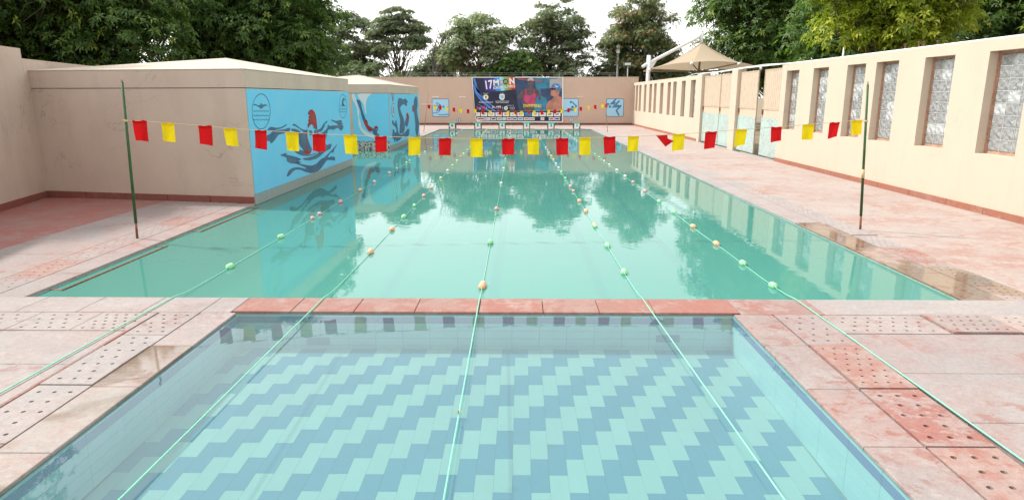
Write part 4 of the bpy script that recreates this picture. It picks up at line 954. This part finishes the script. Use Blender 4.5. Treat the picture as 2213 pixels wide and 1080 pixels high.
MB().tube([p - Vector((0, 9.77, 1.4)) for p in pts], .004, 5).build('string', 'string', fl)
for i, (x, z, h_, w_) in enumerate(front):
    dx = rg.uniform(-.012, .012); dz = rg.uniform(-.015, .015) + (-.02 if x < -3 else .02 if x > 1.8 else 0)
    if i == 18:       # the one that is twisted over the string
        m = MB(); P = [(-.115, 0, 0), (.055, .0, .005), (.062, -.012, -.05), (.15, -.02, -.085), (.03, -.03, -.168), (-.04, -.02, -.09)]
        m.quad(P[0], P[5], P[2], P[1]); m.quad(P[5], P[4], P[3], P[2]); m.quad((.02, .012, -.06), (.03, -.02, -.165), (.15, -.012, -.083))
        m.build('twisted_flag', 'flag_red', fl).location = (x, yline(x) - 9.77, z - 1.4)
        continue
    slant = 0
    flag_mesh(w_, h_, dx + slant, dz, rg).build('flag', 'flag_red' if i % 2 == 0 else 'flag_yellow', fl, True).location = (x, yline(x) - 9.77, z - 1.4)
# the far flag line
fl = thing('flag_line', 'far string of small red and yellow flags hanging before the banner', 'flags', (0, 39.2, 1.2))
us = [208, 265, 317, 385, 445, 508, 582, 650, 725, 795, 888, 965, 1030, 1095, 1157, 1215, 1288, 1352, 1415, 1480, 1545, 1605, 1660, 1730, 1798, 1865, 1903]
vs2 = [383, 390, 395, 405, 412, 420, 427, 425, 434, 438, 442, 443, 445, 444, 444, 440, 438, 434, 430, 426, 418, 410, 404, 396, 387, 374, 372]
pts = [Vector((-5.37, 0, .40))]
for i, (a, b) in enumerate(zip(us, vs2)):
    p = on_y(880 + a / 4.426, 140 + b / 4.426, 39.2); q = Vector((p.x, 0, p.z - 1.2)); pts.append(q)
    red = i % 2 == 0
    if i in (12, 14, 23):
        m = MB(); m.quad((-.09, 0, 0), (.03, -.02, -.2), (.09, -.01, -.22), (.09, 0, 0)); o = m.build('twisted_flag', 'flag_red' if red else 'flag_yellow', fl)
    else: o = flag_mesh(.155, .225, rg.uniform(-.02, .02), rg.uniform(-.02, .02), rg).build('flag', 'flag_red' if red else 'flag_yellow', fl, True)
    o.location = q
pts.append(Vector((4.89, 0, .40)))
MB().tube(pts, .004, 4).build('string', 'string', fl)

# ------------------------------------------------------------------ lane ropes with floats
FG, FL, FO, FP, FC = 'float_green', 'float_lime', 'float_orange', 'float_pink', 'float_cream'
lanes = [
 (-3.538, -3.60, -3.62, 'leftmost lane rope, green cord with floats past the mural', [(7.84, FG, 2), (9.62, FG, 2), (11.17, FP, 1), (11.59, FP, 1), (13.0, FP, 2), (14.66, FO, 2), (16.16, FC, 2), (18.08, FC, 2), (19.24, FC, 1), (20.95, FG, 1), (21.58, FG, 1), (23.72, FC, 2), (25.19, FC, 1), (26.95, FC, 1), (28.3, FC, 1), (33.89, FO, 1), (35.35, FC, 1), (36.66, FC, 1), (38.07, FC, 1), (39.28, FP, 1), (41.53, FP, 2)]),
 (-1.994, -2.02, -2.12, 'second lane rope from the left, crossing the small pool', [(8.66, FO, 2), (10.21, FO, 2), (11.32, FG, 2), (12.54, FG, 1), (13.82, FP, 2), (15.06, FP, 2), (16.96, FL, 1), (18.68, FC, 2), (20.12, FL, 1), (21.64, FL, 1), (23.08, FP, 1), (24.37, FC, 1), (26.08, FG, 1), (27.73, FG, 1), (34.54, FO, 1), (36.23, FC, 1), (37.75, FL, 1), (39.25, FL, 1), (41.09, FC, 1), (42.3, FP, 1)]),
 (-.408, -.383, -.60, 'middle lane rope with an orange triple float by the coping', [(7.04, FO, 3), (9.27, FG, 2), (12.18, FP, 2), (15.92, FC, 1), (19.32, FC, 1), (22.27, FO, 1), (34.56, FG, 1), (38.11, FL, 1), (40.44, FP, 1)]),
 (1.244, 1.337, .90, 'fourth lane rope from the left, ending at the right of the small pool', [(7.64, FG, 2), (9.08, FG, 2), (10.48, FG, 1), (10.62, FO, 1), (11.94, FO, 2), (13.16, FO, 2), (14.57, FP, 1), (15.34, FP, 2), (16.91, FG, 1), (18.36, FG, 1), (19.48, FC, 1), (20.72, FC, 1), (22.06, FL, 1), (23.45, FL, 1), (24.74, FP, 1), (26.05, FP, 1), (27.51, FC, 1), (33.5, FC, 1), (36.5, FC, 1), (39.6, FG, 1)]),
 (2.783, 2.828, 2.62, 'rightmost lane rope, running over the drilled covers on the right', [(7.08, FG, 2), (8.09, FG, 2), (9.22, FO, 2), (10.5, FO, 2), (11.86, FG, 2), (13.12, FG, 2), (14.62, FP, 2), (16.17, FP, 2), (17.39, FC, 2), (18.86, FC, 2), (20.45, FC, 1), (21.66, FC, 1), (23.01, FG, 1), (24.27, FG, 1), (25.84, FP, 1), (31.82, FC, 1), (33.13, FC, 1), (36.03, FC, 1), (37.67, FL, 1), (38.89, FC, 1), (40.75, FL, 1)])]
fmesh = {}
def float_mesh(mat, n):
    if (mat, n) not in fmesh:
        m = MB()
        for k in range(n): m.sphere((0, (k - (n - 1) / 2) * .056, 0), .039 if n > 1 else .035, 14, 9, (1, .92 if n > 1 else 1.25, .96))
        for s_ in (-1, 1): m.tube([(0, s_ * (n * .029 + .005), 0), (0, s_ * (n * .029 + .026), 0)], .011, 8)
        fmesh[(mat, n)] = m.mesh('float', True); fmesh[(mat, n)].materials.append(M[mat])
    return fmesh[(mat, n)]
for (xc, xn, xf, label, fl_) in lanes:
    t = thing('lane_rope', label, 'lane rope', (xc, 6.28, 0), 'lane ropes across both pools')
    def X(y): return (xc + (xn - xc) * (6.28 - y) / 3.2 if y < 6.28 else xc + (xf - xc) * (y - 6.28) / 36) - xc
    zc = .012
    over_pool = TXL < xc < TXR
    near = [(-1.5, .03), (0, .028), (2, .022), (4, .018), (5.5, .014)] if over_pool else [(-1.5, .012), (0, .012), (2, .012), (4, .014), (5.5, .016)]
    pts = near + [(6.05, zc), (6.3, zc), (6.5, .009), (6.7, -.012), (6.95, ZW_MAIN + .018)] + [(y, ZW_MAIN + .008 + .006 * math.sin(y * 1.7)) for y in np.arange(7.5, 42.3, 1.2)] + [(42.6, ZW_MAIN + .01), (42.83, .03), (45.5, .10), (FWY - .06, .17)]
    MB().tube([(X(y), y - 6.28, z) for y, z in pts], [.0055 if y < 6.6 else   .0040 if y < 12 else .0027 for y, z in pts], 6).build('cord', 'rope', t, True)
    MB().tube([(X(FWY) - .09, FWY - 6.36, .12), (X(FWY), FWY - 6.34, .19), (X(FWY) + .08, FWY - 6.36, .13)], .02, 6).build('wall_tie', 'rope', t, True)
    for (y, mat, n) in fl_:
        o = obj('float', float_mesh(mat, n), None, t, (X(y), y - 6.28, ZW_MAIN + .022)); o.rotation_euler = (rg.uniform(-.1, .1), rg.uniform(-.5, .5), rg.uniform(-.12, .12))
# dragonfly resting on the middle rope
yv = 3.93; xv = -.408 + (-.383 + .408) * (6.28 - yv) / 3.2
t = thing('dragonfly', 'small amber winged dragonfly perched on the middle lane rope', 'dragonfly', (xv - .004, yv, .029))
MB().tube([(0, .016, 0), (0, .008, .002), (0, -.006, .002), (0, -.03, 0)], [.003, .0045, .002, .0015], 6).build('body', 'block_leg', t, True)
for s_ in (-1, 1):
    for dy in (.008, -.001): MB().quad((0, dy, .003), (s_ * .022, dy + .007, .006), (s_ * .036, dy + .003, .007), (s_ * .024, dy - .004, .006)).build('wing', 'bamboo', t)

# ------------------------------------------------------------------ shade canopy behind the right wall
cn = thing('shade_canopy', 'beige tensile shade canopy hung from a white cantilever mast beyond the right wall', 'canopy', (8.5, 46, 0))
MB().tube([(0, 0, -.05), (0, 0, 4.66)], .14, 16).build('mast', 'white_metal', cn, True)
MB().tube([(-.42, 0, 3.92), (.0, 0, 4.16), (3.05, 0, 5.72), (3.22, 0, 5.84), (3.40, 0, 6.04)], .105, 12).build('arm', 'white_metal', cn, True)
MB().tube([(3.40, 0, 6.08), (3.42, 0, 5.40)], .10, 12).build('hanger', 'white_metal', cn, True)
MB().quad((.1, -.02, 3.6), (.6, -.02, 4.42), (.45, -.02, 4.38), (.1, -.02, 4.2)).quad((.1, .02, 3.6), (.1, .02, 4.2), (.45, .02, 4.38), (.6, .02, 4.42)).build('gusset', 'white_metal', cn)
cx, cy_, hz = 3.42, 0.0, 5.50
corners = [(-.05, -.6, 3.78), (2.0, -3.4, 4.05), (4.9, -3.4, 4.02), (7.2, -.6, 3.85), (7.0, 2.6, 3.8), (3.4, 3.8, 3.8), (.1, 2.4, 3.75)]
m = MB(); nr, ns = 8, 6; grid = []
for k in range(len(corners)):
    a, b = Vector(corners[k]), Vector(corners[(k + 1) % len(corners)])
    for s_ in range(ns):
        t_ = s_ / ns; e = a.lerp(b, t_); inw = math.sin(math.pi * t_); cen = Vector((cx, cy_, e.z)); e = e.lerp(cen, .05 * inw); e.z += .10 * inw
        col = []
        for r_ in range(nr + 1):
            f = r_ / nr; p = Vector((cx, cy_, hz)).lerp(e, f); p.z = e.z + (hz - e.z) * (1 - f) ** 1.55; col.append(p)
        grid.append(col)
for i in range(len(grid)):
    j = (i + 1) % len(grid)
    for r_ in range(nr): m.quad(grid[i][r_], grid[i][r_ + 1], grid[j][r_ + 1], grid[j][r_])
m.build('fabric', 'canopy', cn, True)
hub = Vector((cx - .1, -.1, 3.62))
MB().tube([hub, (cx, cy_, 5.3)], .07, 8).build('hub_post', 'canopy_frame', cn, True)
for c in corners: MB().tube([hub, Vector(c) + Vector((0, 0, -.03))], .04, 6).build('rib', 'canopy_frame', cn, True)
for c in corners[:4]: MB().sphere(Vector(c) + Vector((0, -.05, -.08)), .11, 8, 6).build('clamp', 'white_metal', cn, True)

# ------------------------------------------------------------------ utility poles, lamp, tank house, wires
t = thing('utility_pole', 'grey utility pole left of the banner, behind the far wall', 'pole', (-5.6, 58.5, -.05))
MB().tube([(0, 0, 0), (0, 0, 6.6)], [.13, .09], 8).build('shaft', 'grey_metal', t, True); MB().box(-.12, .12, -.15, -.08, 5.1, 5.6).build('junction_box', 'grey_metal', t); MB().bar((-.5, 0, 6.2), (.5, 0, 6.2), .06, .06).build('cross_arm', 'grey_metal', t)
t = thing('lamp_post', 'grey lamp post with small head in front of the reddish tree', 'lamp post', (8.05, 57.5, -.05))
MB().tube([(0, 0, 0), (0, 0, 6.0)], [.12, .09], 8).build('shaft', 'grey_metal', t, True); MB().box(-.14, .14, -.14, .14, 5.55, 6.15).build('lamp_head', 'white_metal', t)
t = thing('floodlight', 'white floodlight on a short post above the far wall', 'floodlight', (8.6, 55.5, -.05))
MB().tube([(0, 0, 0), (0, 0, 4.5)], .045, 8).build('post', 'grey_metal', t, True); MB().box(-.22, .22, -.12, .12, 4.5, 4.68).build('lamp_head', 'white_metal', t)
t = thing('post', 'thin white post behind the right wall near the yellow green tree', 'post', (11.2, 24.2, -.05))
MB().tube([(0, 0, 0), (0, 0, 3.75)], .035, 8).build('shaft', 'white_metal', t, True)
MB().sphere((0, 0, 3.76), .04, 8, 6).build('cap', 'white_metal', t, True)
t = thing('tank_house', 'blue grey rendered block with a small window behind the umbrella trees', 'building', (-9.5, 68, -.05))
MB().box(-2.2, 2.2, 0, 3, 0, 4.55).build('wall', 'grey_metal', t); MB().box(.3, 1.9, -.3, .2, 4.56, 5.3).build('cabin', 'black', t); MB().box(.75, 1.7, -.33, -.305, 4.72, 5.15).build('window_pane', 'white', t)
w = MB().tube([(-18, 58.3, 5.7), (-12, 58.3, 5.45), (-5.6, 58.4, 5.9), (1, 58, 5.3), (8, 57.6, 5.75), (20, 57, 5.6)], .022, 5).build('overhead_wire', 'black'); tag(w, 'upper dark wire strung between the poles behind the far wall', 'wire')
w = MB().tube([(3.2, 58, 3.85), (6, 58, 4.3), (8.05, 57.6, 4.7), (14, 57, 5.0)], .022, 5).build('overhead_wire', 'black'); tag(w, 'lower dark wire slanting up towards the lamp post', 'wire')

# ------------------------------------------------------------------ trees
def leaf_cloud(name, mat, centres, axes, k, L, W, parent, tint, droop=.25, spread=1.0, rng=RNG, lift=.25):
    """whorls of k leaves round each centre; every leaf is a bent diamond of two triangles"""
    n = len(centres); c = np.repeat(centres, k, 0); a = np.repeat(axes, k, 0); N = n * k
    ref = np.where(np.abs(a[:, 2:3]) < .9, np.array([[0, 0, 1.]]), np.array([[1., 0, 0]]))
    t1 = np.cross(a, ref); t1 /= np.linalg.norm(t1, axis=1, keepdims=True); t2 = np.cross(a, t1)
    th = (np.tile(np.arange(k), n) * 2 * np.pi / k + np.repeat(rng.uniform(0, 6.28, n), k) + rng.normal(0, .25, N))[:, None]
    d = t1 * np.cos(th) + t2 * np.sin(th) + a * (lift + rng.normal(0, .18, (N, 1))); d /= np.linalg.norm(d, axis=1, keepdims=True)
    wv = np.cross(d, a); wv /= np.linalg.norm(wv, axis=1, keepdims=True) + 1e-9
    l = L * rng.uniform(.7, 1.25, (N, 1)); w_ = W * rng.uniform(.75, 1.2, (N, 1)); down = np.array([[0, 0, -1.]])
    base = c + d * l * .08; mid = c + d * l * .55; tip = c + d * l + down * l * droop
    V = np.stack([base, mid + wv * w_ + a * .02, tip, mid - wv * w_ + a * .02], 1).reshape(-1, 3)
    me = bpy.data.meshes.new(name); me.vertices.add(N * 4); me.vertices.foreach_set('co', V.astype(np.float32).ravel())
    me.loops.add(N * 4); me.loops.foreach_set('vertex_index', np.arange(N * 4, dtype=np.int32)); me.polygons.add(N)
    me.polygons.foreach_set('loop_start', np.arange(0, N * 4, 4, dtype=np.int32)); me.polygons.foreach_set('loop_total', np.full(N, 4, dtype=np.int32))
    at = me.attributes.new('tint', 'FLOAT', 'FACE'); tv = np.clip(np.repeat(tint, k) + rng.normal(0, .10, N), 0, 1); at.data.foreach_set('value', tv.astype(np.float32))
    me.update(); me.validate(); return obj(name, me, mat, parent)

def limb(m, a, b, r0, r1, bend, rng, n=5, sides=6):
    a, b = Vector(a), Vector(b); off = Vector((rng.normal(0, 1), rng.normal(0, 1), rng.normal(0, .5))) * bend * (b - a).length
    m.tube([a.lerp(b, i / n) + off * math.sin(math.pi * i / n) for i in range(n + 1)], [r0 + (r1 - r0) * i / n for i in range(n + 1)], sides)

def tree(name, label, x, y, H, crown_z0, rx, ry, nl, lobe_r, whorls, k, L, W, mat, bark, seed, tr=.2, shape='dome', accent=.05, droop=.25, group=None, flat=1.0, inner=.25, gaps=1.0, lean=(0, 0), zbase=-.06):
    """tapered trunk with limbs to each lobe of an uneven crown; lobes carry whorls of leaves"""
    rng = np.random.default_rng(seed); t = thing(name, label, 'tree', (x, y, zbase), group)
    lobes = []; cz, rz = (crown_z0 + H) / 2, (H - crown_z0) / 2
    tries = 0
    while len(lobes) < nl and tries < 5000:
        tries += 1; p = rng.uniform(-1, 1, 3); q = np.linalg.norm(p)
        if q > 1 or q < .25: continue
        if shape == 'umbrella' and p[2] < -.2 - .5 * rng.random() and np.hypot(p[0], p[1]) < .8 and rng.random() < .8: continue
        if shape == 'umbrella': p[2] = p[2] * .55 + .45 * (1 - (p[0] ** 2 + p[1] ** 2)) - .0
        c = np.array([p[0] * (rx - lobe_r * .8) + lean[0], p[1] * (ry - lobe_r * .8) + lean[1], cz + p[2] * (rz - lobe_r * .6)])
        if lobes and min(np.linalg.norm((c - l_[0])) for l_ in lobes) < lobe_r * .62 * gaps: continue
        lobes.append((c, lobe_r * rng.uniform(.7, 1.25)))
    m = MB(); top = Vector((lean[0] * .5 + rng.normal(0, .2), lean[1] * .5 + rng.normal(0, .2), crown_z0 + (H - crown_z0) * .45)); fork = Vector((lean[0] * .2, lean[1] * .2, crown_z0 * .62 + .4))
    limb(m, (0, 0, -.1), fork, tr, tr * .75, .03, rng, 5, 9); limb(m, fork, top, tr * .72, tr * .28, .06, rng, 5, 8)
    for c, r_ in lobes:
        f = rng.uniform(.0, .75); s_ = fork.lerp(top, f); limb(m, s_, c, tr * (.36 - .2 * f), .018, .07, rng, 5, 5)
        for _ in range(3):
            e = c + rng.normal(0, 1, 3) * r_ * .55; limb(m, c, e, .02, .006, .1, rng, 2, 4)
    m.build('trunk', bark, t, True)
    C, A, T = [], [], []; tot = sum(r_ ** 2 for _, r_ in lobes)
    for c, r_ in lobes:
        n = max(6, int(whorls * r_ ** 2 / tot)); u = rng.normal(0, 1, (n, 3)); u /= np.linalg.norm(u, axis=1, keepdims=True)
        u[:, 2] = np.where(u[:, 2] < -.35, -u[:, 2] * .6, u[:, 2]); rad = r_ * np.where(rng.random(n) < inner, rng.uniform(.2, .8, n), rng.uniform(.8, 1.12, n))
        p = c + u * rad[:, None] * np.array([1, 1, flat]); C.append(p)
        ax = u * .75 + np.array([0, 0, .65]) + rng.normal(0, .28, (n, 3)); ax /= np.linalg.norm(ax, axis=1, keepdims=True); A.append(ax)
        tt = np.clip(rng.normal(.42, .2, n) + rng.normal(0, .1), 0, .8); tt = np.where(rng.random(n) < accent, rng.uniform(.85, 1, n), tt); T.append(tt)
    leaf_cloud('crown', mat, np.vstack(C), np.vstack(A), k, L, W, t, np.concatenate(T), droop, rng=rng)
    return t
GL = 'tall dense trees beyond the left wall'
tree('evergreen_tree', 'tall dense dark evergreen at the left edge of the picture', -15.7, 14.2, 11.0, .6, 4.5, 3.9, 110, 1.15, 18000, 7, .21, .034, 'leaf_dark', 'bark', 11, .24, accent=.06, group=GL)
tree('evergreen_tree', 'tall dense evergreen behind the near pump house roof', -18.7, 28.0, 10.4, .6, 5.7, 4.8, 115, 1.4, 20000, 7, .25, .040, 'leaf_dark', 'bark', 12, .26, accent=.09, group=GL)
tree('evergreen_tree', 'rounded dark evergreen sloping down beside the pale sky', -13.5, 34.5, 10.0, .6, 5.2, 4.2, 150, 1.0, 22000, 7, .22, .040, 'leaf_dark', 'bark', 13, .24, accent=.04, group=GL)
tree('evergreen_tree', 'dark evergreen filling the gap behind the two nearest left trees', -23.5, 26.0, 12, .5, 6, 5, 50, 1.9, 6500, 7, .36, .055, 'leaf_dark', 'bark', 14, .28, group=GL)
GC = 'trees standing beyond the far wall'
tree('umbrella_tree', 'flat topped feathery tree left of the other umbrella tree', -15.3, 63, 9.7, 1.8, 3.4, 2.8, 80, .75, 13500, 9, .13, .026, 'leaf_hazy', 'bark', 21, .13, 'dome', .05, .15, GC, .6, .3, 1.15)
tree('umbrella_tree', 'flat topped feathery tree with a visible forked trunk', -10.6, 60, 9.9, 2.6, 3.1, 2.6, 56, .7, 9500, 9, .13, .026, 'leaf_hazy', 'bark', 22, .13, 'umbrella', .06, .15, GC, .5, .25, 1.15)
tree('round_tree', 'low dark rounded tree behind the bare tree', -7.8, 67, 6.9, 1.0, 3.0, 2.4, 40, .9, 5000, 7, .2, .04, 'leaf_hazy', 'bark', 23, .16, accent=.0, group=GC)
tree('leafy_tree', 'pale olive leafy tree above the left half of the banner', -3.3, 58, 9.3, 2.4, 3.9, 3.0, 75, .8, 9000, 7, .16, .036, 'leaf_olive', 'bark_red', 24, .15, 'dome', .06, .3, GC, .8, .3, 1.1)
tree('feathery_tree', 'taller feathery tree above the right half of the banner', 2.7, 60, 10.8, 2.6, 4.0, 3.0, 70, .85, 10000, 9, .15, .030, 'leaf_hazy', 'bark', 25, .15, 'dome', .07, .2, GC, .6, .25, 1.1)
tree('seed_pod_tree', 'bushy tree with rusty seed pods behind the lamp post', 10.2, 59, 10.8, 1.6, 4.1, 3.0, 85, .95, 13000, 8, .17, .030, 'leaf_rusty', 'bark', 26, .16, 'dome', .24, .5, GC, .9, .3)
tree('bush', 'low dark bush behind the left part of the banner', -.4, 56, 5.4, .4, 2.9, 1.8, 30, .8, 3400, 7, .2, .045, 'leaf_mid', 'bark', 27, .12, group=GC)
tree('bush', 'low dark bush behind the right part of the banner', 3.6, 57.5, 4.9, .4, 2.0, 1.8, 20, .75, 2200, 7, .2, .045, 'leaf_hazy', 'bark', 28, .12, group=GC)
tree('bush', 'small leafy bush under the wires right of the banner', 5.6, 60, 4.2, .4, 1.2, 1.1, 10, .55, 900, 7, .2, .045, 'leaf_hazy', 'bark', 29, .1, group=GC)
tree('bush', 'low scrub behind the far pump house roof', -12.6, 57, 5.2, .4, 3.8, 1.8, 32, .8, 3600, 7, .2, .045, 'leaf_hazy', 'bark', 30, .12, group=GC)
tree('bush', 'dark bush under the rusty tree by the canopy mast', 8.2, 61, 5.0, .4, 3.0, 1.8, 28, .85, 3000, 7, .21, .045, 'leaf_mid', 'bark', 31, .12, group=GC)
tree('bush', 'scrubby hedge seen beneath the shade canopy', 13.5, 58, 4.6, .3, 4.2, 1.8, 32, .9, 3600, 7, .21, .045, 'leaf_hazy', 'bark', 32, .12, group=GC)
GR = 'trees beyond the right wall'
tree('evergreen_tree', 'tall dark green tree rising behind the shade canopy', 18.9, 52.0, 16.6, 1.4, 6.9, 5.5, 95, 1.75, 13500, 7, .35, .056, 'leaf_mid', 'bark', 41, .22, accent=.08, group=GR)
tree('devil_tree', 'bright yellow green tree over the wall windows', 11.15, 21.3, 8.2, 2.3, 2.8, 2.6, 78, .75, 8800, 7, .18, .033, 'leaf_bright', 'bark', 42, .14, accent=.30, group=GR)
tree('evergreen_tree', 'shaded dark tree between the yellow green tree and the right edge', 17.2, 23.8, 9.5, 1.2, 3.4, 3.2, 60, 1.1, 8500, 7, .22, .038, 'leaf_dark', 'bark', 43, .2, accent=.02, group=GR)
tree('devil_tree', 'leafy green tree at the top right corner', 13.6, 16.4, 8.5, 2.8, 2.5, 2.5, 55, .8, 5500, 7, .20, .033, 'leaf_mid', 'bark', 44, .16, accent=.2, group=GR)
tree('evergreen_tree', 'farther dark tree filling in behind the gate leaves', 18.6, 38.0, 9.0, .6, 4.6, 3.6, 56, 1.3, 6800, 7, .28, .045, 'leaf_dark', 'bark', 45, .2, accent=.03, group=GR)
# bare tree
t = thing('bare_tree', 'leafless grey tree with thin upright twigs left of the utility pole', 'tree', (-7.6, 58, -.06)); rngb = np.random.default_rng(5); m = MB(); tw = MB()
def grow(p, d, r_, l_, dep):
    q = p + d * l_; (m if dep < 2 else tw).tube([p, p.lerp(q, .5) + Vector(rngb.normal(0, .04, 3)) * l_, q], [r_, r_ * .85, r_ * .68], 5)
    if dep >= 5: return
    for _ in range(3 if dep < 3 else 2):
        nd = (d + Vector((rngb.normal(0, .36), rngb.normal(0, .36), rngb.uniform(-.05, .35)))).normalized(); grow(q if rngb.random() < .7 else p.lerp(q, .75), nd, r_ * .68, l_ * rngb.uniform(.62, .88), dep + 1)
grow(Vector((0, 0, 0)), Vector((0, 0, 1)), .15, 2.35, 0)
m.build('trunk', 'bark_grey', t); tw.build('twigs', 'bark_grey', t)
print('objects', len(bpy.data.objects), 'tris', sum(len(o.data.polygons) * 2 for o in bpy.data.objects if o.type == 'MESH'))
